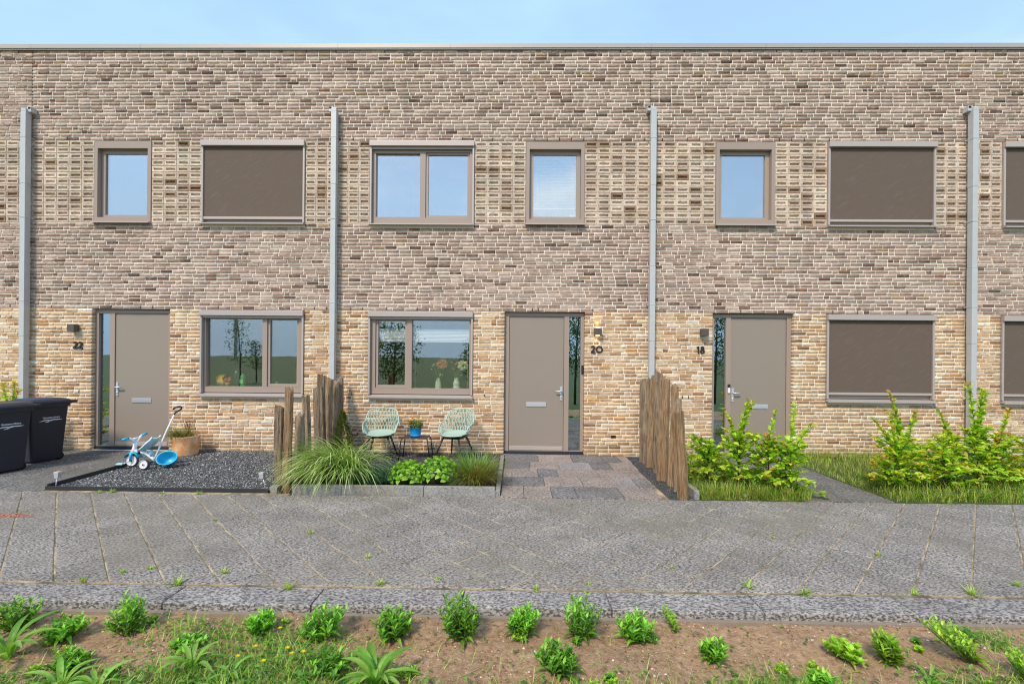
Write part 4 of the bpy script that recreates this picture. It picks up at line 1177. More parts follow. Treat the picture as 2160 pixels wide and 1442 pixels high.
# --- child's tricycle, heading along -X, with push bar and rear bucket
M['trike_blue'] = plain('turquoise_plastic', srgb(40, 168, 200), 0.35, var=0.03)
M['trike_pale'] = plain('pale_aqua_plastic', srgb(168, 210, 214), 0.4, var=0.03)
M['rubber'] = plain('grey_rubber', (0.06, 0.06, 0.065), 0.75)
r = thing('tricycle', "child's white and turquoise tricycle with push bar and bucket", 'tricycle', (-5.27, -1.235, 0.028), math.radians(4))
def wheel(name, x, y, rad, w):
    e_ = empty(name, (x, y, rad), parent=r)
    b = MB(); n = 26
    rings = []
    for rr_, yy in ((rad * 0.86, -w / 2), (rad, -w / 2 * 0.7), (rad, w / 2 * 0.7), (rad * 0.86, w / 2)):
        rings.append([(rr_ * math.cos(2 * math.pi * k / n), yy, rr_ * math.sin(2 * math.pi * k / n)) for k in range(n)])
    b.loft(rings, 0, True, False, False); b.build('tyre', M['rubber'], e_)
    b = MB()
    for s in (-1, 1):
        rings = [[(rr_ * math.cos(2 * math.pi * k / n), s * yy, rr_ * math.sin(2 * math.pi * k / n)) for k in range(n)] for rr_, yy in ((rad * 0.87, w / 2 - 0.001), (rad * 0.80, w / 2 + 0.005), (rad * 0.74, w / 2 - 0.006), (rad * 0.30, w / 2 - 0.004), (rad * 0.25, w / 2 + 0.004), (0.001, w / 2 + 0.005))]
        b.loft(rings, 0, False, False, False)
    b.build('rim', M['white'], e_)
    b = MB()
    for s in (-1, 1): b.tube([(0, s * (w / 2 + 0.004), 0), (0, s * (w / 2 + 0.008), 0)], rad * 0.16, 12)
    b.build('hub', M['black'], e_)
wheel('front_wheel', -0.285, 0.0, 0.088, 0.034)
wheel('rear_wheel', 0.0, -0.165, 0.070, 0.045); wheel('rear_wheel', 0.0, 0.165, 0.070, 0.045)
MB().tube([(0, -0.15, 0.07), (0, 0.15, 0.07)], 0.012, 8).build('axle', M['black'], r)
b = MB()
for s in (-1, 1): b.tube([(-0.272, s * 0.036, 0.205), (-0.282, s * 0.038, 0.14), (-0.287, s * 0.036, 0.088)], [0.020, 0.017, 0.014], 8)
b.build('fork', M['trike_blue'], r)
nn = 12; rings = []
for i in range(9):
    a = math.radians(20 + 140 * i / 8); rings.append([(-0.275 + (0.108 + 0.004 * math.cos(q)) * math.cos(a), 0.048 * math.cos(q), 0.10 + (0.108 + 0.010 * math.sin(q)) * math.sin(a)) for q in [2 * math.pi * k / nn for k in range(nn)]])
MB().loft(rings, 0, True).build('mudguard', M['trike_blue'], r)
MB().tube([(-0.272, 0, 0.205), (-0.255, 0, 0.25), (-0.245, 0, 0.30), (-0.238, 0, 0.35)], [0.036, 0.030, 0.026, 0.030], 12).build('steering_column', M['white'], r)
hb = MB(); hb.tube([(-0.240, 0.0, 0.335), (-0.255, -0.05, 0.40), (-0.265, -0.10, 0.425)], [0.022, 0.018, 0.015], 8); hb.tube([(-0.240, 0.0, 0.335), (-0.230, 0.05, 0.40), (-0.225, 0.10, 0.435)], [0.022, 0.018, 0.015], 8)
hb.tube([(-0.256, -0.05, 0.40), (-0.235, 0.05, 0.41)], 0.014, 8); hb.build('handlebar', M['white'], r)
MB().tube([(-0.265, -0.095, 0.424), (-0.290, -0.175, 0.418)], 0.0175, 10).build('grip', M['trike_blue'], r)
MB().tube([(-0.225, 0.095, 0.434), (-0.205, 0.175, 0.455)], 0.0175, 10).build('grip', M['trike_blue'], r)
b = MB(); b.tube([(-0.25, 0, 0.235), (-0.17, 0, 0.215), (-0.10, 0, 0.20), (0.0, 0, 0.12), (0.03, 0, 0.075)], [0.024, 0.026, 0.024, 0.022, 0.020], 10); b.build('frame', M['white'], r)
MB().tube([(-0.178, 0, 0.245), (-0.172, 0, 0.19)], 0.031, 10).build('collar', M['black'], r)
# seat: pale shell with raised back
rings = []
for i in range(9):
    u = i / 8; cx, cz = -0.155 + 0.235 * u, 0.225 + 0.19 * u ** 1.7; w = 0.040 + 0.075 * math.sin(min(1, u * 1.15) * math.pi * 0.62)
    if u > 0.85: w *= 0.80
    tx = Vector((1, 0, 0.19 * 1.7 * u ** 0.7 / 0.235)).normalized(); nn_ = Vector((-tx.z, 0, tx.x))
    rings.append([tuple(Vector((cx, w * math.cos(q), cz)) + nn_ * (0.013 * math.sin(q) + 0.035 * abs(math.cos(q)) ** 3)) for q in [2 * math.pi * k / 14 for k in range(14)]])
st = MB().loft(rings, 0, True).build('seat', M['trike_pale'], r)
MB().tube([(x, y, z) for x, y, z in [rings[i][7] for i in range(9)]] , 0.012, 8).build('seat_rim', M['white'], st)
MB().tube([rings[i][0] for i in range(9)], 0.012, 8).build('seat_rim', M['white'], st)
MB().tube([tuple(Vector(rings[5][k]) + Vector((-0.004, 0, 0.012))) for k in (0, 2, 4, 5, 7)], 0.008, 6).build('seat_belt', M['black'], st)
MB().tube([(-0.03, 0, 0.235), (-0.015, 0, 0.15)], [0.034, 0.022], 8).build('seat_post', M['trike_pale'], r)
MB().tube([(0.025, 0.0, 0.09), (0.06, 0.01, 0.20), (0.16, 0.045, 0.50), (0.250, 0.075, 0.745)], [0.014, 0.013, 0.0125, 0.0115], 10).build('push_bar', M['white'], r)
gp_ = [(0.250, 0.075, 0.745), (0.262, 0.079, 0.775), (0.30, 0.09, 0.80), (0.335, 0.10, 0.825), (0.342, 0.10, 0.848), (0.318, 0.092, 0.862), (0.275, 0.08, 0.856), (0.248, 0.07, 0.838), (0.240, 0.068, 0.822)]
MB().tube(gp_, 0.0135, 10).build('push_handle', M['black'], r)
# bucket, open towards the camera side
bk = MB(); n = 28; cen = Vector((0.225, -0.02, 0.115)); ax = Vector((0.10, -0.80, 0.58)).normalized(); e1 = Vector((1, 0.125, 0)).normalized(); e2 = e1.cross(ax).normalized()
rings = []
for rr_, h in ((a_ * 0.84, b_ * 0.84) for a_, b_ in ((0.001, -0.12), (0.09, -0.118), (0.125, -0.08), (0.150, 0.0), (0.160, 0.035), (0.168, 0.040), (0.166, 0.048), (0.150, 0.044), (0.138, 0.0), (0.115, -0.072), (0.085, -0.106), (0.001, -0.108))):
    rings.append([tuple(cen + ax * h + (e1 * math.cos(2 * math.pi * k / n) * rr_ + e2 * math.sin(2 * math.pi * k / n) * rr_ * 0.80)) for k in range(n)])
bk.loft(rings, 0, True, False, False); bk.build('bucket', M['trike_blue'], r)
for y, x, z in ((-0.105, -0.37, 0.062), (0.10, -0.205, 0.125)):
    MB().bbox(x - 0.045, x + 0.045, y - 0.03, y + 0.03, z - 0.012, z + 0.012, 0.010).build('pedal', M['trike_pale'], r)
MB().tube([(-0.285, -0.03, 0.088), (-0.31, -0.05, 0.075), (-0.35, -0.10, 0.063)], 0.006, 6).build('crank', M['steel'], r)
MB().tube([(-0.285, 0.03, 0.088), (-0.25, 0.05, 0.105), (-0.215, 0.09, 0.124)], 0.006, 6).build('crank', M['steel'], r)

# --- little solar garden lights on stakes
def solar(loc, lean, label):
    r = thing('solar_light', label, 'garden light', loc, 0, 'solar stake lights in the gravel bed')
    top = Vector((lean, 0, 0.155))
    MB().tube([(0, 0, -0.03), tuple(top * 0.72)], 0.007, 8).build('stake', M['steel'], r)
    M_ = Matrix.Translation(top) @ Matrix.Rotation(lean * 1.5, 4, 'Y')
    b = MB().loft([rbox_ring(0.024, 0.024, -0.050, 0.005, 2), rbox_ring(0.028, 0.028, 0.0, 0.006, 2)], smooth=False); b.xform(M_); b.build('diffuser', plain('milky_plastic', (0.42, 0.42, 0.40), 0.4), r)
    b = MB().bbox(-0.030, 0.030, -0.030, 0.030, 0.0, 0.028, 0.004); b.xform(M_); b.build('cap', plain('light_cap', srgb(196, 190, 180), 0.4, 0.3), r)
solar((-5.655, -2.27, 0.02), 0.03, 'small square solar light at the corner of the gravel bed edging')
solar((-3.10, -2.17, 0.02), -0.045, 'small square solar light leaning in the gravel near the wooden posts')

# --- things on the window sills
sx = P1
def vase(x, label, prof, blooms):
    r = thing('flower_vase', label, 'vase', (x, 0.205, 1.095), 0, 'pale green bubble vases in the window')
    MB().lathe(prof, 24).build('vase', plain('celadon', srgb(206, 216, 186), 0.35), r)
    g = MB()
    for (bx, by, bz, rad, col, kind) in blooms: g.tube([(0, 0, 0.16), (bx * 0.5, by * 0.5, 0.16 + (bz - 0.16) * 0.6), (bx, by, bz)], 0.003, 5)
    g.build('stem', plain('flower_stem', (0.06, 0.12, 0.03), 0.7), r)
    for (bx, by, bz, rad, col, kind) in blooms:
        n = 150 if kind else 16
        d = nrm(RNG.normal(0, 1, (n, 3))) if kind else nrm(RNG.normal(0, 0.6, (n, 3)) + np.array([0, 0, 1.0]))
        V = leaf_verts(d * rad * 0.25, d, nrm(RNG.normal(0, 1, (n, 3))), RNG.uniform(0.6, 0.85, n) * rad, RNG.uniform(0.22, 0.34, n) * rad)
        link('flower', templ_mesh('flower', V, LEAF_F, pal(n, [col, tuple(min(1, c * 1.15) for c in col), tuple(c * 0.75 for c in col)], None, 0.06), M['leaf']), r, (bx, by, bz))
    n = 26; a = RNG.uniform(0, 6.283, n)
    P_ = np.stack([0.02 * np.cos(a), 0.02 * np.sin(a), RNG.uniform(0.15, 0.30, n)], 1); D_ = np.stack([np.cos(a), 0.5 * np.sin(a), RNG.uniform(0.2, 1.4, n)], 1)
    link('foliage', templ_mesh('foliage', leaf_verts(P_, D_, np.tile([0, 0, 1.0], (n, 1)), RNG.uniform(0.06, 0.12, n), RNG.uniform(0.014, 0.03, n)), LEAF_F, pal(n, [(0.08, 0.17, 0.07), (0.14, 0.26, 0.12), (0.30, 0.40, 0.26)]), M['leaf']), r)
pink, white_, salmon, yel = srgb(252, 176, 156), srgb(250, 248, 240), srgb(226, 150, 120), srgb(230, 190, 70)
vase(sx + 1.725, 'pale green stacked-bubble vase with a big pink flower in the window',
     [(0, 0), (0.055, 0), (0.062, 0.022), (0.050, 0.044), (0.060, 0.066), (0.046, 0.088), (0.056, 0.110), (0.040, 0.130), (0.046, 0.150), (0.028, 0.172), (0.024, 0.20), (0.026, 0.205)],
     [(0.06, 0, 0.44, 0.105, pink, 1), (-0.08, 0, 0.40, 0.05, white_, 0), (0.05, -0.03, 0.235, 0.045, white_, 0), (0.03, 0.02, 0.56, 0.04, (0.06, 0.12, 0.05), 0), (-0.12, 0.0, 0.33, 0.03, white_, 0)])
vase(sx + 2.045, 'pale green vase with one round bulge and white and salmon flowers in the window',
     [(0, 0), (0.064, 0), (0.068, 0.03), (0.056, 0.05), (0.052, 0.06), (0.064, 0.09), (0.058, 0.12), (0.040, 0.145), (0.038, 0.20), (0.040, 0.205)],
     [(0.11, 0, 0.42, 0.105, white_, 1), (-0.07, -0.02, 0.33, 0.06, salmon, 0), (0.02, 0, 0.43, 0.065, salmon, 0), (-0.09, 0, 0.46, 0.028, yel, 0), (0.085, -0.02, 0.235, 0.03, white_, 0), (-0.06, 0.02, 0.52, 0.04, (0.06, 0.12, 0.05), 0)])
MB().box(-2.30, -0.55, 0.16, 0.44, -0.03, 0.0).build('x', M['white']) if False else None
o = MB().bbox(0.50, 2.40, 0.162, 0.44, 1.06, 1.094, 0.004).build('inner_sill', plain('dark_worktop', (0.10, 0.10, 0.10), 0.5), ROOT['20'])
o = MB().bbox(-2.40, -0.50, 0.162, 0.75, 1.06, 1.094, 0.004).build('worktop', plain('dark_worktop_kitchen', (0.07, 0.07, 0.07), 0.5), ROOT['22'])
K = lambda px_o: P1 - px_o        # kitchen of number 22
r = thing('fruit_bowl', 'bowl of bananas, apples and oranges behind the kitchen window', 'fruit bowl', (-5.19, 0.29, 1.095))
MB().lathe([(0, 0), (0.06, 0), (0.11, 0.035), (0.14, 0.075), (0.135, 0.075), (0.10, 0.04), (0, 0.012)], 24).build('bowl', plain('glass_bowl', (0.25, 0.22, 0.18), 0.2), r)
for i in range(4):
    a0 = 0.25 * i; MB().tube([(-0.09 + 0.03 * i, 0.01 * i, 0.22), (-0.125 + 0.03 * i, -0.03, 0.16), (-0.10 + 0.03 * i, -0.06, 0.10), (-0.04 + 0.03 * i, -0.08, 0.07)], [0.006, 0.020, 0.020, 0.006], 8).build('banana', plain('banana', srgb(236, 190, 40), 0.5), r)
for i, (x, y, z, c_) in enumerate([(0.04, -0.05, 0.10, srgb(186, 60, 40)), (0.10, -0.02, 0.11, srgb(200, 84, 40)), (0.07, 0.04, 0.14, srgb(186, 60, 40)), (0.0, 0.03, 0.12, srgb(214, 120, 50)), (0.02, -0.09, 0.055, srgb(226, 140, 40)), (0.10, -0.08, 0.05, srgb(226, 150, 50))]):
    MB().lathe([(0.001, -0.036), (0.022, -0.029), (0.035, -0.008), (0.036, 0.010), (0.026, 0.028), (0.008, 0.032), (0.001, 0.027)], 14).build('fruit', plain('fruit_skin', c_, 0.4), r, (x, y, z))
r = thing('bottle', 'green bottle behind the kitchen window next to the fruit bowl', 'bottle', (-4.83, 0.23, 1.095))
MB().lathe([(0, 0), (0.045, 0), (0.047, 0.02), (0.047, 0.17), (0.040, 0.20), (0.020, 0.215), (0.018, 0.24), (0.0, 0.24)], 20).build('body', plain('green_plastic', srgb(40, 160, 70), 0.35), r)
MB().bbox(-0.030, 0.030, -0.0495, -0.044, 0.06, 0.14, 0.003).build('sticker', plain('pale_label', srgb(150, 220, 150), 0.5), r)
r = thing('dark_jug', 'dark rounded jug behind the kitchen window beside the green bottle', 'jug', (-5.0, 0.36, 1.095))
MB().lathe([(0, 0), (0.08, 0), (0.085, 0.05), (0.085, 0.22), (0.07, 0.28), (0.03, 0.31), (0, 0.315)], 20).build('body', plain('dark_enamel', (0.02, 0.03, 0.02), 0.3), r)
r = thing('milk_jug', 'small white jug on the worktop behind the kitchen window', 'jug', (-4.22, 0.21, 1.095))
MB().lathe([(0, 0), (0.034, 0), (0.038, 0.04), (0.025, 0.075), (0.018, 0.09), (0.024, 0.105), (0, 0.104)], 16).build('body', M['white'], r)
r = thing('kitchen_tap', 'arched dark kitchen tap behind the narrow kitchen pane', 'tap', (-3.96, 0.33, 1.095))
MB().tube([(0, 0, 0), (0, 0, 0.20)] + [(0.08 - 0.08 * math.cos(a), 0, 0.20 + 0.085 * math.sin(a)) for a in [math.pi * i / 10 for i in range(1, 11)]] + [(0.16, 0, 0.16)], 0.012, 8).build('spout', M['black'], r)
r = thing('kettle', 'steel kettle with a dark handle behind the narrow kitchen pane', 'kettle', (-3.79, 0.29, 1.095))
MB().lathe([(0, 0), (0.10, 0), (0.115, 0.02), (0.11, 0.08), (0.075, 0.14), (0.03, 0.155), (0, 0.155)], 24).build('body', M['steel'], r)
MB().tube([(-0.08, 0, 0.13), (-0.055, 0, 0.20), (0, 0, 0.225), (0.055, 0, 0.20), (0.08, 0, 0.13)], 0.010, 8).build('handle', M['black'], r)
MB().tube([(0.09, 0, 0.07), (0.14, 0, 0.12)], [0.022, 0.012], 8).build('spout', M['steel'], r)
# ================================================================ plants
UPN = lambda n: np.tile([0, 0, 1.0], (n, 1))
def foliage(name, V, cols, parent, loc=None, faces=LEAF_F, mat='leaf'):
    return link(name, templ_mesh(name, V, faces, cols, M[mat]), parent, loc)

# single leaves shared by many plants
def leaf_me(name, L, W_, shape, curl, nseg=6, fold=0.12):
    v, f = [], []
    for i in range(nseg + 1):
        u = i / nseg; w = W_ * shape(u); z = curl * math.sin(u * math.pi * 0.75) - curl * 1.3 * u * u
        for s in (-1, -0.5, 0, 0.5, 1): v.append((s * w / 2, u * L, z * L + fold * abs(s) * w))
    for i in range(nseg):
        for k in range(4): a = i * 5 + k; f.append((a, a + 1, a + 6, a + 5))
    me = bpy.data.meshes.new(name); me.from_pydata(v, [], f); me.polygons.foreach_set("use_smooth", [True] * len(f)); me.materials.append(M['leaf_obj']); return me
OV = leaf_me('leaf', 1.0, 0.72, lambda u: max(0.02, math.sin(math.pi * u ** 0.8) ** 0.75), 0.16, 4)
BEECH = leaf_me('leaf', 1.0, 0.60, lambda u: max(0.02, math.sin(math.pi * u ** 0.9) ** 0.85), 0.10, 4)
LONG = leaf_me('leaf', 1.0, 0.155, lambda u: max(0.03, (0.22 + 0.78 * math.sin(math.pi * min(1, u * 0.62 + 0.10))) * (1 - u ** 7)), 0.30, 8, 0.18)
LANCE = leaf_me('leaf', 1.0, 0.26, lambda u: max(0.03, math.sin(math.pi * u ** 0.8)), 0.22, 5)
def put_leaf(me, parent, loc, d, up, L, col):
    d = Vector(d).normalized(); s = d.cross(Vector(up)); s = s.normalized() if s.length > 1e-6 else Vector((1, 0, 0)); n = s.cross(d)
    o = bpy.data.objects.new('leaf', me); COL.objects.link(o); o.parent = parent
    m_ = Matrix(((s.x, d.x, n.x, loc[0]), (s.y, d.y, n.y, loc[1]), (s.z, d.z, n.z, loc[2]), (0, 0, 0, 1)))
    o.matrix_local = m_ @ Matrix.Scale(L, 4); o.color = (*col, 1); return o

# --- ornamental grass, blown over towards the gravel bed
r = thing('ornamental_grass', 'big windswept ornamental grass clump spilling over the bed edging', 'grass clump', (-2.33, -1.84, 0.02))
n = 1100; a0 = RNG.uniform(0, 6.283, n); rr = 0.26 * np.sqrt(RNG.random(n))
P_ = np.stack([0.06 + rr * np.cos(a0), rr * np.sin(a0) * 0.75, np.zeros(n)], 1)
az = np.where(RNG.random(n) < 0.70, RNG.normal(math.radians(215), 0.50, n), RNG.normal(math.radians(300), 0.9, n))
L_ = RNG.uniform(0.55, 1.05, n)
V = blade_verts(P_, az, L_, RNG.uniform(0.02, 0.55, n), RNG.uniform(1.2, 2.4, n), RNG.uniform(0.010, 0.016, n), 6)
V[..., 2] = np.maximum(V[..., 2], 0.005)
foliage('blades', V, pal(n, [(0.26, 0.42, 0.06), (0.38, 0.54, 0.12), (0.50, 0.62, 0.22), (0.62, 0.66, 0.32), (0.12, 0.20, 0.03)], [4, 5, 5, 4, 2]), r, None, blade_faces(6), 'blade')
n = 500; a0 = RNG.uniform(0, 6.283, n); rr = 0.30 * np.sqrt(RNG.random(n))
P_ = np.stack([0.08 + rr * np.cos(a0), rr * np.sin(a0) - 0.03, np.zeros(n)], 1)
foliage('dry_blades', blade_verts(P_, RNG.uniform(0, 6.283, n), RNG.uniform(0.18, 0.36, n), RNG.uniform(0.0, 0.4, n), RNG.uniform(0.2, 1.2, n), RNG.uniform(0.004, 0.008, n), 3), pal(n, [(0.42, 0.32, 0.13), (0.52, 0.42, 0.20), (0.30, 0.21, 0.08)]), r, None, blade_faces(3), 'blade')

# --- small conifer
r = thing('small_conifer', 'small dark green pointed conifer behind the ornamental grass', 'conifer', (-2.585, -1.00, 0.02))
MB().tube([(0, 0, -0.02), (0, 0, 0.5)], [0.014, 0.005], 6).build('trunk', M['bark'], r)
n = 2600; u = RNG.random(n) ** 0.75; a0 = RNG.uniform(0, 6.283, n)
lobes = 1 + 0.25 * np.sin(5 * a0 + 9 * u)
rad = 0.20 * (1 - u) ** 0.75 * lobes * np.sqrt(RNG.uniform(0.35, 1, n)) + 0.006
P_ = np.stack([rad * np.cos(a0), rad * np.sin(a0), 0.03 + u * 0.76], 1); D_ = np.stack([np.cos(a0) * 0.5, np.sin(a0) * 0.5, np.full(n, 1.0)], 1) + RNG.normal(0, 0.18, (n, 3))
foliage('crown', leaf_verts(P_, D_, RNG.normal(0, 1, (n, 3)), RNG.uniform(0.025, 0.06, n), RNG.uniform(0.006, 0.011, n)), pal(n, [(0.09, 0.12, 0.02), (0.15, 0.18, 0.035), (0.05, 0.08, 0.02), (0.20, 0.20, 0.05)]), r)

# --- blue fescue
r = thing('fescue_grass', 'low blue-green fescue tuft between ornamental grass and hydrangeas', 'grass tuft', (-1.78, -1.93, 0.02))
n = 800; a0 = RNG.uniform(0, 6.283, n); rr = 0.17 * np.sqrt(RNG.random(n))
P_ = np.stack([rr * np.cos(a0) * 1.2, rr * np.sin(a0), np.zeros(n)], 1)
foliage('blades', blade_verts(P_, a0 + RNG.normal(0, 0.5, n), RNG.uniform(0.22, 0.40, n), RNG.uniform(0.1, 0.7, n), RNG.uniform(0.7, 1.9, n), RNG.uniform(0.005, 0.008, n), 5), pal(n, [(0.05, 0.13, 0.07), (0.08, 0.19, 0.11), (0.14, 0.26, 0.17), (0.03, 0.08, 0.04)]), r, None, blade_faces(5), 'blade')

# --- hydrangeas
def hydrangea(x, y, R, H, label, seed):
    g_ = np.random.default_rng(seed)
    r = thing('hydrangea', label, 'hydrangea', (x, y, 0.02), 0, 'hydrangea plants in the bed')
    st = MB()
    for i in range(16):
        a = i * 2.4; q = R * 0.75 * math.sqrt((i + 0.5) / 16)
        st.tube([(0.2 * q * math.cos(a), 0.2 * q * math.sin(a), 0), (q * math.cos(a), q * math.sin(a), H * 0.8)], 0.004, 5)
    st.build('stem', plain('hydrangea_stem', (0.10, 0.13, 0.04), 0.8), r)
    for i in range(34):                                      # rosettes at the shoot tips
        el = math.acos(1 - 0.98 * (i + 0.5) / 34); a = i * 2.39996
        c0 = Vector((R * math.sin(el) * math.cos(a), R * math.sin(el) * math.sin(a), 0.05 + (H - 0.07) * (0.15 + 0.85 * math.cos(el))))
        out = Vector((math.sin(el) * math.cos(a), math.sin(el) * math.sin(a), 0.55 + math.cos(el))).normalized()
        e1 = out.cross(Vector((0.3, 0.2, 1))).normalized(); e2 = out.cross(e1)
        for k in range(6):
            b_ = k * math.pi / 3 + i + g_.normal(0, 0.2); sp = 0.95 if k % 2 else 0.45
            d = (e1 * math.cos(b_) + e2 * math.sin(b_)) * sp + out * (0.25 if k % 2 else 0.75)
            cc = pal(1, [(0.22, 0.44, 0.03), (0.32, 0.55, 0.05), (0.40, 0.62, 0.08), (0.13, 0.30, 0.03)], [4, 4, 2, 2], 0.1)[0]
            put_leaf(OV, r, c0 + out * 0.01 * (k % 2 == 0), d, out, g_.uniform(0.066, 0.098) * (1 if k % 2 else 0.78), cc)
hydrangea(-1.365, -1.97, 0.205, 0.27, 'lower bright green hydrangea next to the blue-green fescue', 1)
hydrangea(-0.985, -1.93, 0.225, 0.32, 'taller bright green hydrangea next to the fine feathery grass', 2)

# --- fine feathery grass
r = thing('feather_grass', 'fine feathery green and ochre grass at the corner of the bed by the porch', 'grass clump', (-0.50, -1.93, 0.02))
n = 1500; a0 = RNG.uniform(0, 6.283, n); rr = 0.13 * np.sqrt(RNG.random(n))
P_ = np.stack([rr * np.cos(a0), rr * np.sin(a0), np.zeros(n)], 1)
L_ = RNG.uniform(0.30, 0.56, n)
V = blade_verts(P_, a0 + RNG.normal(0, 0.7, n), L_, RNG.uniform(0.0, 0.75, n), RNG.uniform(0.5, 1.7, n), RNG.uniform(0.0045, 0.007, n), 5)
lowright = (np.cos(a0 - math.radians(300)) > 0.35) & (RNG.random(n) < 0.75)
cl = pal(n, [(0.10, 0.22, 0.03), (0.18, 0.34, 0.05), (0.30, 0.46, 0.10)])
cl[lowright] = pal(int(lowright.sum()), [(0.34, 0.26, 0.06), (0.42, 0.32, 0.09), (0.24, 0.17, 0.05)])
foliage('blades', V, cl, r, None, blade_faces(5), 'blade')

# --- beech shrubs
BEECH_C = [(0.36, 0.56, 0.03), (0.48, 0.68, 0.05), (0.60, 0.76, 0.07), (0.16, 0.34, 0.02), (0.66, 0.70, 0.08)]
def shrub(x, y, h, spread, label, group, seed, shoots=(), warm=0.12, nsh=26, obj_leaves=70, cat='shrub', name='beech_shrub'):
    g_ = np.random.default_rng(seed)
    r = thing(name, label, cat, (x, y, 0.0), 0, group)
    st = MB(); paths = []
    main = [Vector((0.02 * math.sin(3 * u + seed), 0.02 * math.cos(2 * u + seed), -0.05 + (h * 0.80 + 0.05) * u)) for u in [i / 6 for i in range(7)]]
    st.tube(main, [0.011, 0.010, 0.009, 0.008, 0.006, 0.004, 0.003], 6); paths.append((main, 0.55))
    for i in range(nsh):
        u = 0.16 + 0.70 * (i + g_.random()) / nsh; b0 = main[0].lerp(main[-1], u)
        a = i * 2.4 + g_.normal(0, 0.3); up = 0.15 + 0.75 * u + g_.normal(0, 0.15)
        L = spread * (0.60 + 0.65 * g_.random()) * (1.05 - 0.35 * u)
        d = Vector((math.cos(a), math.sin(a) * 0.8, up)).normalized()
        pts = [b0 + d * L * t_ + Vector((0, 0, -0.10 * L * t_ * t_ + 0.02 * math.sin(5 * t_ + i))) for t_ in (0, 0.25, 0.5, 0.75, 1.0)]
        st.tube(pts, [0.006, 0.005, 0.004, 0.003, 0.002], 5); paths.append((pts, 0.12))
    for (dx, dy, z0, z1, bow) in shoots:
        pts = [Vector((dx * t_ ** 1.1, dy * t_, z0 + (z1 - z0) * t_ + bow * math.sin(math.pi * t_))) for t_ in [i / 7 for i in range(8)]]
        st.tube(pts, [0.006 - 0.0006 * i for i in range(8)], 5); paths.append((pts, 0.1))
    st.build('stem', M['bark'], r)
    pos, dr, up, ln, tipf = [], [], [], [], []
    for pts, s0 in paths:
        tot = sum((pts[i + 1] - pts[i]).length for i in range(len(pts) - 1)); k = 0; s = tot * s0
        while s < tot:
            q = s; i = 0
            while i < len(pts) - 2 and q > (pts[i + 1] - pts[i]).length: q -= (pts[i + 1] - pts[i]).length; i += 1
            seg = pts[i + 1] - pts[i]; p = pts[i] + seg * min(1, q / max(seg.length, 1e-6)); t_ = seg.normalized()
            side = t_.cross(Vector((0, 0, 1))); side = side.normalized() if side.length > 0.05 else Vector((math.cos(k), math.sin(k), 0))
            for rep in range(2):
                sg = 1 if (k + rep) % 2 else -1
                d = side * sg * 0.8 + t_ * 0.75 + Vector(g_.normal(0, 0.28, 3))
                pos.append(p); dr.append(d); up.append(Vector((0, 0, 1)) + Vector(g_.normal(0, 0.35, 3))); ln.append(g_.uniform(0.066, 0.112) * (1 - 0.25 * s / tot)); tipf.append(s / tot)
            s += 0.025; k += 1
    n = len(pos); cols = pal(n, BEECH_C, [4, 5, 3, 3, 1], 0.12)
    tip = (np.array(tipf) > 0.72) & (g_.random(n) < warm * 3)
    cols[tip] = pal(int(tip.sum()), [(0.62, 0.52, 0.05), (0.62, 0.36, 0.06), (0.60, 0.60, 0.07), (0.48, 0.20, 0.05)], [4, 2, 4, 0.7])
    odd = g_.random(n) < warm * 0.35; cols[odd] = pal(int(odd.sum()), [(0.50, 0.48, 0.06), (0.60, 0.40, 0.06)])
    front = sorted(range(n), key=lambda i: pos[i].y - 0.6 * ln[i])[:obj_leaves]; fs = set(front)
    for i in front: put_leaf(BEECH, r, pos[i], dr[i], up[i], ln[i] * 1.1, cols[i])
    rest = [i for i in range(n) if i not in fs]
    A = lambda L_: np.array([tuple(L_[i]) for i in rest])
    ll = np.array([ln[i] for i in rest])
    foliage('foliage', leaf_verts(A(pos), A(dr), A(up), ll, ll * 0.58), cols[rest], r)
    return r
G1 = 'young beech shrubs in front of the door behind them'
shrub(2.56, -1.72, 0.72, 0.36, 'low young beech shrub next to the posts beside the porch', G1, 5, ((-0.22, 0, 0.3, 0.66, 0.05),))
shrub(2.86, -1.92, 0.92, 0.36, 'young beech shrub with shoots rising past the glazed strip beside the door', G1, 6, ((-0.20, 0.0, 0.5, 1.02, 0.06), (0.12, 0, 0.55, 1.14, 0.02), (0.18, 0, 0.6, 1.12, 0.0)))
shrub(3.14, -2.08, 0.88, 0.34, 'dense young beech shrub in front of the letter slot', G1, 7, ((0.10, 0, 0.55, 1.02, 0.0),))
shrub(3.34, -2.20, 0.84, 0.34, 'young beech shrub leaning over the front path with a bare lower stem', G1, 8, ((0.10, 0.05, 0.5, 1.10, 0.02), (0.30, 0.02, 0.45, 0.86, 0.03)))
G2 = 'beech hedge shrubs in the lawn'
shrub(4.78, -2.02, 0.78, 0.40, 'beech shrub with orange tips at the path end of the hedge', G2, 11, ((-0.30, 0.0, 0.45, 0.92, 0.05), (-0.08, 0, 0.5, 0.90, 0)), 0.2)
shrub(5.08, -1.80, 0.76, 0.40, 'hedge shrub with one long shoot arching towards the lowered screen', G2, 12, ((-0.20, 0.02, 0.45, 1.24, 0.0), (-0.25, 0, 0.5, 1.0, 0.03), (0.12, 0, 0.5, 1.0, 0)), 0.2)
shrub(5.42, -1.95, 0.66, 0.36, 'low hedge shrub in front of the drainpipe foot', G2, 13, ((0.0, 0.0, 0.4, 0.78, 0.0),), 0.14)
shrub(5.74, -1.72, 0.88, 0.36, 'hedge shrub with yellow tips left of the tall twin shoots', G2, 14, ((-0.16, 0.0, 0.5, 0.98, 0.03),), 0.2)
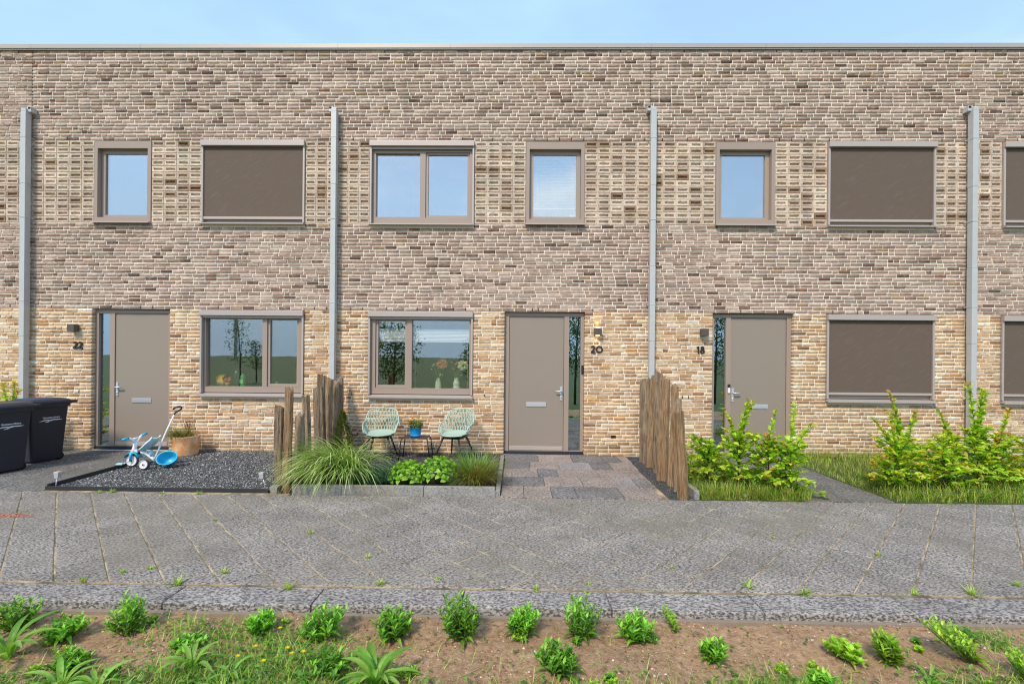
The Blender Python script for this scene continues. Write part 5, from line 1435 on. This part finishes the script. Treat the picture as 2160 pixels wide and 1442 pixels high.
shrub(6.04, -1.75, 1.00, 0.34, 'tallest hedge shrub with twin upright shoots past the drainpipe', G2, 15, ((-0.12, 0.0, 0.6, 1.36, 0.0), (0.06, 0.0, 0.6, 1.30, 0.0), (0.10, 0, 0.7, 1.22, 0)), 0.08)
shrub(6.36, -1.70, 0.90, 0.36, 'hedge shrub with reddish leaning shoot next to the tallest one', G2, 16, ((0.14, 0.0, 0.5, 1.02, 0.0),), 0.22)
shrub(6.72, -1.78, 0.86, 0.36, 'yellowish hedge shrub at the far end of the lawn hedge', G2, 17, ((-0.1, 0, 0.5, 0.95, 0),), 0.25)
shrub(-8.08, -0.62, 1.06, 0.40, 'yellow and red leaved shrub behind the wheelie bins', None, 18, ((0.10, 0.0, 0.6, 1.20, 0.0), (-0.1, 0.0, 0.6, 1.16, 0.02), (0.16, 0, 0.6, 1.08, 0)), 0.5, 24, 60, 'shrub', 'garden_shrub')

# --- lawn grass of number 18
def grass(name, n, gen, L, W_, cols, w, label=None, nseg=3, lean=(0, 0.6), bend=(0.2, 1.4), zf=None):
    x, y = gen(n); n = len(x); z = zf(x, y) if zf else np.full(n, 0.002)
    V = blade_verts(np.stack([x, y, z], 1), RNG.uniform(0, 6.283, n), RNG.uniform(*L, n), RNG.uniform(*lean, n), RNG.uniform(*bend, n), RNG.uniform(*W_, n), nseg)
    o = foliage(name, V, pal(n, cols, w), None, None, blade_faces(nseg), 'blade'); tag(o, label, 'grass', None, 'stuff'); return o
LAWN = [(0.14, 0.26, 0.02), (0.24, 0.40, 0.03), (0.38, 0.48, 0.05), (0.50, 0.46, 0.12), (0.42, 0.34, 0.08)]
def lawn_gen(n):
    x = np.concatenate([RNG.uniform(2.21, 3.41, n // 4), RNG.uniform(4.46, 8.3, n - n // 4)]); y = RNG.uniform(-2.41, -0.02, n); return x, y
grass('lawn_grass', 15000, lawn_gen, (0.04, 0.11), (0.003, 0.006), LAWN, [3, 4, 4, 3.5, 2], 'green and yellowing lawn grass under the shrubs')
def tall_gen(n):
    k = n // 4
    x = np.concatenate([RNG.uniform(4.5, 8, k), RNG.uniform(2.22, 3.5, k), RNG.uniform(4.5, 8, k), RNG.normal(0, 0.16, n - 3 * k) + RNG.choice([2.5, 2.95, 3.2, 4.8, 5.2, 5.6, 6.1, 6.5], n - 3 * k)])
    y = np.concatenate([RNG.uniform(-0.12, -0.02, k), RNG.uniform(-2.41, -2.25, k), RNG.uniform(-2.41, -2.2, k), RNG.uniform(-2.3, -1.6, n - 3 * k)]); return x, y
grass('tall_grass', 5600, tall_gen, (0.10, 0.26), (0.003, 0.007), LAWN, [3, 3, 3, 3, 2], 'longer unmown grass along the wall, pavement edge and shrubs')
n = 4600; x, y = lawn_gen(n); k = (y < -1.4); x, y = x[k], y[k]; n = len(x)
D_ = RNG.normal(0, 1, (n, 3)) * np.array([1, 1, 0.35])
tag(foliage('ground_cover', leaf_verts(np.stack([x, y, RNG.uniform(0.01, 0.14, n)], 1), D_, UPN(n), RNG.uniform(0.025, 0.06, n), RNG.uniform(0.014, 0.032, n)), pal(n, [(0.08, 0.20, 0.02), (0.14, 0.28, 0.03), (0.05, 0.13, 0.02)]), None), 'broad-leaved weeds growing in the lawn under the shrubs', 'weeds', None, 'stuff')
for x, y in ((2.28, -2.33), (2.72, -2.37)):
    r = thing('dandelion_clock', 'white dandelion seed head at the lawn edge along the pavement', 'dandelion', (x, y, 0), 0, 'dandelion seed heads at the lawn edge')
    MB().tube([(0, 0, 0), (0.005, 0, 0.045)], 0.002, 5).build('stem', plain('pale_stem', (0.25, 0.28, 0.1), 0.8), r)
    n = 160; d = nrm(RNG.normal(0, 1, (n, 3))); foliage('seed_head', leaf_verts(d * 0.004, d, RNG.normal(0, 1, (n, 3)), np.full(n, 0.018), np.full(n, 0.006)), pal(n, [(0.75, 0.74, 0.70)]), r, (0.005, 0, 0.05))

# ================================================================ weeds on the soil strip
HERB = [(0.13, 0.32, 0.025), (0.20, 0.44, 0.04), (0.28, 0.54, 0.05), (0.07, 0.20, 0.02)]
PALE = [(0.32, 0.52, 0.04), (0.42, 0.60, 0.06), (0.22, 0.40, 0.03)]
def herb(x, y, h, R, label, seed, cols=HERB, lw=0.30, ll=(0.030, 0.055), nst=18, basal=12, lean=0.0, group='bushy weeds on the soil strip'):
    g_ = np.random.default_rng(seed); z = float(soil_z(np.array(x), np.array(y)))
    r = thing('weed_plant', label, 'weed', (x, y, z - 0.005), 0, group)
    st = MB(); pos, dr, up, ln, cf = [], [], [], [], []
    for i in range(nst):
        a = i * 2.4 + g_.normal(0, 0.2); q = R * math.sqrt((i + 0.3) / nst); hh = h * (1.0 - 0.40 * (q / R) ** 2 + g_.normal(0, 0.08))
        tip = Vector((q * math.cos(a) + lean * hh, q * math.sin(a), hh)); b0 = Vector((0.25 * q * math.cos(a), 0.25 * q * math.sin(a), 0)); md = b0.lerp(tip, 0.5) + Vector((0.15 * q * math.cos(a), 0.15 * q * math.sin(a), 0))
        st.tube([b0, md, tip], [0.0028, 0.0022, 0.0015], 5)
        nl = int(13 + 7 * g_.random())
        for k in range(nl):
            u = 0.12 + 0.88 * (k / nl) ** 0.85; p = b0.lerp(md, u * 2) if u < 0.5 else md.lerp(tip, u * 2 - 1)
            b_ = k * 2.4 + i; ou = Vector((math.cos(b_), math.sin(b_), 0.55 + 0.7 * u))
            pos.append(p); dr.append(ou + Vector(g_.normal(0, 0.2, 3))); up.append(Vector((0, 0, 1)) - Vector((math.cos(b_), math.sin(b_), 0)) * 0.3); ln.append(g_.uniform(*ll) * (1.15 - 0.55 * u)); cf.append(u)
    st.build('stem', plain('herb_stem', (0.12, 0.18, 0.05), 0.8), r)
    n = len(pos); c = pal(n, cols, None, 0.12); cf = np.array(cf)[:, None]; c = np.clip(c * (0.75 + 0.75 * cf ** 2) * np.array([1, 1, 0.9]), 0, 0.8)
    A = lambda L_: np.array([tuple(q) for q in L_]); ll_ = np.array(ln)
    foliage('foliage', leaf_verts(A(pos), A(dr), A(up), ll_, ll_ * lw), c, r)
    for i in range(basal if basal < 12 else 7):
        a = i * 2.4 + seed; d = (math.cos(a), math.sin(a), g_.uniform(-0.05, 0.5))
        put_leaf(LANCE, r, (0.2 * R * math.cos(a), 0.2 * R * math.sin(a), 0.02), d, (0, 0, 1), g_.uniform(0.7, 1.05) * R, pal(1, cols, None, 0.1)[0])
    return r
HB = [(-3.12, -5.02, 0.22, 0.155, 'large bushy weed at the kerb in line with the wheelie bins', HERB), (-2.73, -5.10, 0.11, 0.10, 'low bushy weed beside the large one, in line with the wheelie bins', HERB),
      (-2.36, -5.07, 0.19, 0.10, 'open stemmed weed at the kerb in line with the tricycle', HERB), (-2.42, -5.37, 0.10, 0.10, 'small spreading weed between the plantain rosettes', HERB),
      (-1.56, -5.05, 0.11, 0.105, 'low leafy weed at the edge of the grassy patch', HERB), (-1.18, -5.05, 0.215, 0.125, 'bushy weed at the kerb in line with the ornamental grass', HERB),
      (-0.73, -5.05, 0.175, 0.115, 'bushy weed with broad lower leaves in line with the conifer and first chair', HERB), (-0.31, -5.07, 0.215, 0.125, 'tall bushy weed at the kerb in line with the hydrangeas', HERB),
      (0.05, -5.03, 0.185, 0.110, 'bushy weed with drooping lower leaves in line with the front door', HERB), (0.40, -5.06, 0.225, 0.100, 'tall narrow weed touching the kerb in line with the lit wall lamp', HERB),
      (0.255, -5.37, 0.19, 0.110, 'bushy weed standing in front of the tall narrow one', HERB), (0.745, -5.03, 0.16, 0.120, 'rounded dense weed in line with the posts beside the porch', HERB),
      (1.14, -5.20, 0.10, 0.085, 'small feathery weed in line with the beech shrubs', HERB), (1.90, -5.20, 0.09, 0.09, 'low rosette of broad pale leaves on bare soil', PALE),
      (2.12, -5.25, 0.165, 0.060, 'upright pale seedling on bare soil', PALE), (-1.90, -5.20, 0.05, 0.10, 'flat sparse weed on bare soil in line with the terracotta tub', HERB), (1.62, -5.42, 0.08, 0.10, 'small weed beside long grass in line with the front path', HERB), (-1.0, -5.36, 0.07, 0.12, 'low leafy mat beside the buttercups', HERB)]
for i, (x, y, h, R_, lb, cs) in enumerate(HB):
    h *= 0.85 + 0.35 * ((i * 7) % 5) / 4; R_ *= 0.90 + 0.28 * ((i * 3) % 4) / 3
    broad = 'broad pale' in lb
    herb(x, y, h, R_, lb, 40 + i, [tuple(q * (0.8 + 0.45 * ((i * 5) % 7) / 6) for q in c_) for c_ in cs], 0.62 if broad else 0.33, (0.045, 0.065) if broad else (0.045, 0.078), (14 + (i * 5) % 9) if h > 0.12 else 11, 12, 0.25 * math.sin(i * 1.7))
for i, (x, y, h, ln_, lb) in enumerate([(2.62, -5.20, 0.24, -0.9, 'leaning pale shrub shoot reaching towards the kerb'), (2.80, -5.38, 0.20, -0.4, 'leafy pale shrub base below the leaning shoot'), (1.02, -4.96, 0.16, -0.5, 'thin bent pale shoot against the kerb')]):
    herb(x, y, h, 0.10 if i < 2 else 0.035, lb, 80 + i, PALE, 0.42, (0.035, 0.06), 16 if i < 2 else 4, 4, ln_, 'pale shrub shoots on the soil strip')

for i in range(34):
    x = RNG.uniform(-3.2, 3.2); y = RNG.uniform(-5.55, -4.93); sc_ = RNG.uniform(0.025, 0.07)
    herb(x, y, sc_, sc_ * 1.1, 'tiny scattered weed seedling on the bare soil strip', 200 + i, PALE if i % 2 else HERB, RNG.uniform(0.28, 0.6), (0.018, 0.034), 5, 5, 0, 'weed seedlings on the soil strip')

def rosette(x, y, n, L, label, seed, up=0.9, cols=None):
    g_ = np.random.default_rng(seed); z = float(soil_z(np.array(x), np.array(y)))
    r = thing('plantain', label, 'plantain', (x, y, z - 0.005), 0, 'plantain rosettes on the soil strip')
    for i in range(n):
        a = i * 2.4 + seed; e = g_.uniform(0.15, up) + 0.5 * (i < n * 0.4)
        put_leaf(LONG, r, (0.012 * math.cos(a), 0.012 * math.sin(a), 0), (math.cos(a), math.sin(a), e), (0, 0, 1), g_.uniform(0.7, 1.1) * L, pal(1, cols or [(0.17, 0.36, 0.04), (0.24, 0.45, 0.06), (0.30, 0.50, 0.09)], None, 0.08)[0])
rosette(-2.86, -5.30, 11, 0.27, 'big ribwort plantain in front of the large bushy weed', 1, 1.0)
rosette(-2.36, -5.50, 12, 0.20, 'ribwort plantain in front of the small spreading weed', 2)
rosette(-2.15, -5.52, 9, 0.17, 'second ribwort plantain beside the first on bare soil', 3)
rosette(-1.74, -5.40, 10, 0.19, 'ribwort plantain in the grass beside the buttercups', 4)
rosette(-0.72, -5.46, 22, 0.24, 'dense ribwort plantain in line with the small conifer', 5, 1.3)
rosette(2.22, -5.38, 8, 0.12, 'small plantain with broad leaves below the pale seedling', 6, 0.5)
rosette(-1.50, -5.44, 9, 0.13, 'small plantain among buttercups', 7)

def soil_gen(n):
    X, Y = [], []
    for cx, cy, sx_, sy_, w in ((-1.35, -5.38, 0.30, 0.14, 0.24), (-1.75, -5.50, 0.30, 0.08, 0.12), (-2.65, -5.55, 0.3, 0.08, 0.10), (-0.9, -5.52, 0.3, 0.08, 0.10), (-1.35, -5.12, 0.25, 0.08, 0.06), (-2.0, -5.05, 0.2, 0.08, 0.04),
                                (0.35, -5.55, 0.25, 0.07, 0.06), (1.25, -5.50, 0.25, 0.07, 0.08), (1.55, -5.42, 0.14, 0.06, 0.06), (2.6, -5.45, 0.25, 0.08, 0.10), (2.9, -5.0, 0.12, 0.06, 0.04)):
        k = int(n * w); X.append(RNG.normal(cx, sx_, k)); Y.append(RNG.normal(cy, sy_, k))
    k = n // 6; X.append(RNG.uniform(-4.2, 4.2, k)); Y.append(RNG.uniform(-6.4, -4.9, k))
    k = n // 3; X.append(RNG.uniform(-5, 5, k)); Y.append(RNG.uniform(-7.5, -5.6, k))
    x, y = np.concatenate(X), np.concatenate(Y); m_ = (y < -4.88) & (y > -7.55) & (np.abs(x) < 6.8) & ~((y < -6.6) & (np.abs(x) < 1.2)); return x[m_], y[m_]
grass('weed_grass', 6000, soil_gen, (0.03, 0.12), (0.0022, 0.005), [(0.18, 0.34, 0.03), (0.30, 0.48, 0.05), (0.44, 0.56, 0.10), (0.54, 0.46, 0.22)], [4, 5, 3, 1.5], 'sparse grass blades growing over the soil strip', 4, (0.1, 1.0), (0.3, 1.6), soil_z)
x, y = soil_gen(3000); n = len(x); k = RNG.random(n) < 0.8; x, y = x[k], y[k]; n = len(x)
tag(foliage('ground_cover', leaf_verts(np.stack([x, y, soil_z(x, y) + RNG.uniform(0.004, 0.05, n)], 1), RNG.normal(0, 1, (n, 3)) * np.array([1, 1, 0.3]), UPN(n), RNG.uniform(0.018, 0.045, n), RNG.uniform(0.010, 0.026, n)),
    pal(n, [(0.08, 0.20, 0.03), (0.13, 0.28, 0.04), (0.20, 0.36, 0.06)]), None), 'low clover-like leaves covering the grassy part of the soil', 'weeds', None, 'stuff')
n = 420; x = RNG.uniform(-3.6, 3.6, n); y = RNG.uniform(-5.75, -4.86, n)
V = blade_verts(np.stack([x, y, soil_z(x, y) + 0.006], 1), RNG.uniform(0, 6.283, n), RNG.uniform(0.03, 0.13, n), RNG.uniform(1.35, 1.6, n), RNG.uniform(-0.1, 0.2, n), RNG.uniform(0.0015, 0.0035, n), 2)
tag(foliage('dry_stalks', V, pal(n, [(0.52, 0.42, 0.26), (0.62, 0.52, 0.36), (0.36, 0.26, 0.15)]), None, None, blade_faces(2), 'blade'), 'dry pale stalks scattered over the bare soil', 'straw', None, 'stuff')
tag(pebbles('soil_crumbs', 7000, (-3.9, 3.9), (-5.8, -4.84), 0, 0.005, 0.018, [srgb(150, 116, 90), srgb(184, 150, 120), srgb(112, 84, 64), srgb(216, 204, 190)], [5, 5, 4, 0.4], M['gravel'], None, soil_z), 'crumbs of brown soil and small pebbles on the bare strip', 'soil')

for i, (x, y) in enumerate([(-1.40, -5.13), (-1.452, -5.30), (-1.50, -5.385), (-1.254, -5.335), (-1.209, -5.38), (-1.154, -5.36), (-1.33, -5.44)]):
    z = float(soil_z(np.array(x), np.array(y)))
    r = thing('buttercup', 'small yellow buttercup flower in the grassy patch of the soil strip', 'flower', (x, y, z), 0, 'buttercups in the soil strip')
    MB().tube([(0, 0, 0), (0.008, 0, 0.05), (0.004, 0, 0.085)], 0.0016, 5).build('stem', plain('buttercup_stem', (0.14, 0.24, 0.05), 0.8), r)
    a = np.arange(5) * 2 * math.pi / 5 + i; D_ = np.stack([np.cos(a), np.sin(a), np.full(5, 0.5)], 1)
    foliage('petals', leaf_verts(np.zeros((5, 3)), D_, UPN(5), np.full(5, 0.016), np.full(5, 0.014)), pal(5, [(0.85, 0.62, 0.01)], None, 0.04), r, (0.004, 0, 0.085))

# --- little weeds in the joints of the pavement
WD = [(-4.96, -2.44, 0.05), (-4.83, -2.40, 0.06), (-2.95, -4.42, 0.05), (-3.12, -4.56, 0.05), (-2.80, -4.36, 0.04), (-2.2, -4.40, 0.05), (-2.42, -4.59, 0.09), (-1.60, -4.62, 0.10), (-0.97, -4.54, 0.06), (-0.56, -4.45, 0.03), (0.16, -4.585, 0.05),
      (1.70, -4.50, 0.08), (2.05, -4.58, 0.07), (2.85, -4.55, 0.05), (3.25, -4.55, 0.09), (-3.75, -2.44, 0.06), (-4.2, -2.43, 0.04), (-1.9, -3.6, 0.04), (-1.2, -4.1, 0.04), (2.4, -3.55, 0.03), (3.1, -3.9, 0.04), (3.72, -4.40, 0.06), (-6.9, -1.95, 0.05), (-6.5, -2.2, 0.04), (5.05, -2.44, 0.05), (0.55, -4.5, 0.03), (1.25, -4.2, 0.03), (-3.0, -3.3, 0.03)]
for i, (x, y, s) in enumerate(WD):
    r = tag(empty('pavement_weed', (x, y, -0.003)), 'tiny green weed tuft growing from a joint in the paving', 'weed', 'weeds in the paving joints')
    n = 26; a0 = RNG.uniform(0, 6.283, n)
    foliage('blades', blade_verts(RNG.normal(0, 0.008, (n, 3)) * np.array([1, 1, 0]), a0, RNG.uniform(0.5, 1.2, n) * s, RNG.uniform(0.3, 1.1, n), RNG.uniform(0.1, 0.9, n), RNG.uniform(0.004, 0.009, n), 3), pal(n, PALE + [(0.45, 0.46, 0.10)], None, 0.1), r, None, blade_faces(3), 'blade')
tag(pebbles('red_grit', 900, (-5.55, -4.83), (-3.33, -3.17), 0.002, 0.006, 0.016, [srgb(190, 110, 80), srgb(214, 150, 120), srgb(160, 84, 60)], None, M['gravel'], None, None, lambda x, y: ((x + 5.2) / 0.36) ** 2 + ((y + 3.25) / 0.07) ** 2 < RNG.random(len(x)) * 1.1),
    'spilled reddish grit lying on the pavement', 'grit')

# ================================================================ behind the viewpoint: trees and turbines mirrored in the glass
def tree(x, y, H, R, label, seed, dens=1.0):
    g_ = np.random.default_rng(seed)
    r = thing('young_tree', label, 'tree', (x, y, -0.16), 0, 'young trees in the meadow mirrored in the windows')
    tr = MB(); top = Vector((0.15 * math.sin(seed), 0.1, H * 0.92))
    tr.tube([(0, 0, 0), (0.03, 0.02, H * 0.4), tuple(top)], [0.05, 0.04, 0.010], 8)
    P_, D_ = [], []
    for i in range(26):
        u = 0.30 + 0.68 * i / 26; b0 = Vector((0, 0, 0)).lerp(top, u); a = i * 2.4; L = R * (1.15 - 0.9 * abs(u - 0.55)) * (0.7 + 0.5 * g_.random())
        e = b0 + Vector((math.cos(a) * L, math.sin(a) * L, L * 0.55))
        tr.tube([tuple(b0), tuple(b0.lerp(e, 0.5) + Vector((0, 0, 0.05))), tuple(e)], [0.014, 0.009, 0.004], 5)
        for k in range(int(60 * dens)):
            t_ = 0.25 + 0.8 * g_.random(); p = b0.lerp(e, t_) + Vector(g_.normal(0, 0.10 * R + 0.05, 3)); P_.append(tuple(p)); D_.append(tuple(g_.normal(0, 1, 3)))
    tr.build('trunk', M['bark'], r)
    n = len(P_); foliage('crown', leaf_verts(np.array(P_), np.array(D_), g_.normal(0, 1, (n, 3)), g_.uniform(0.07, 0.13, n), g_.uniform(0.04, 0.07, n)), pal(n, [(0.05, 0.11, 0.015), (0.09, 0.16, 0.025), (0.13, 0.19, 0.03)]), r)
tree(-4.7, -9.6, 3.1, 0.80, 'leafy young tree mirrored in the narrow pane by the vases', 1, 1.3)
tree(2.35, -10.2, 4.4, 0.9, 'leafy tree mirrored in the glazed strip beside the middle door', 2, 1.3)
tree(8.2, -11.0, 4.2, 1.0, 'leafy tree mirrored in the glazed strip behind the shrubs', 3, 1.2)
tree(-1.7, -12.5, 2.6, 0.6, 'slim young tree mirrored behind the flower vases', 4)
tree(-16.6, -19.5, 4.6, 0.7, 'tall slim young tree mirrored in the kitchen window', 5, 0.3)
tree(-17.6, -23.0, 3.0, 0.5, 'short young tree mirrored in the kitchen window', 6, 0.45)
tree(-15.5, -26.0, 2.8, 0.9, 'bare looking young tree mirrored in the kitchen window', 7, 0.2)
M['turbine'] = plain('turbine_white', (0.82, 0.83, 0.84), 0.5)
def turbine(x, y, H, bl, label, rot):
    r = thing('wind_turbine', label, 'wind turbine', (x, y, -0.16), 0, 'wind turbines mirrored in the windows')
    MB().tube([(0, 0, 0), (0, 0, H)], [H * 0.012, H * 0.008], 16).build('tower', M['turbine'], r)
    MB().bbox(-H * .02, H * .02, -H * .03, H * .05, H - H * .018, H + H * .022, 0.3).build('nacelle', M['turbine'], r)
    for k in range(3):
        a = rot + k * 2 * math.pi / 3
        MB().tube([(0, H * .055, H), (math.cos(a) * bl * .25, H * .055, H + math.sin(a) * bl * .25), (math.cos(a) * bl, H * .055, H + math.sin(a) * bl)], [H * .012, H * .016, H * .003], 8, flat=0.35).build('blade', M['turbine'], r)
turbine(-155, -245, 75, 38, 'wide wind turbine tower mirrored in the kitchen window', 0.4)
turbine(-640, -1060, 62, 40, 'distant wind turbine mirrored in the kitchen window', 1.3)
turbine(-900, -1600, 40, 30, 'farthest small wind turbine mirrored in the kitchen window', 0.8)
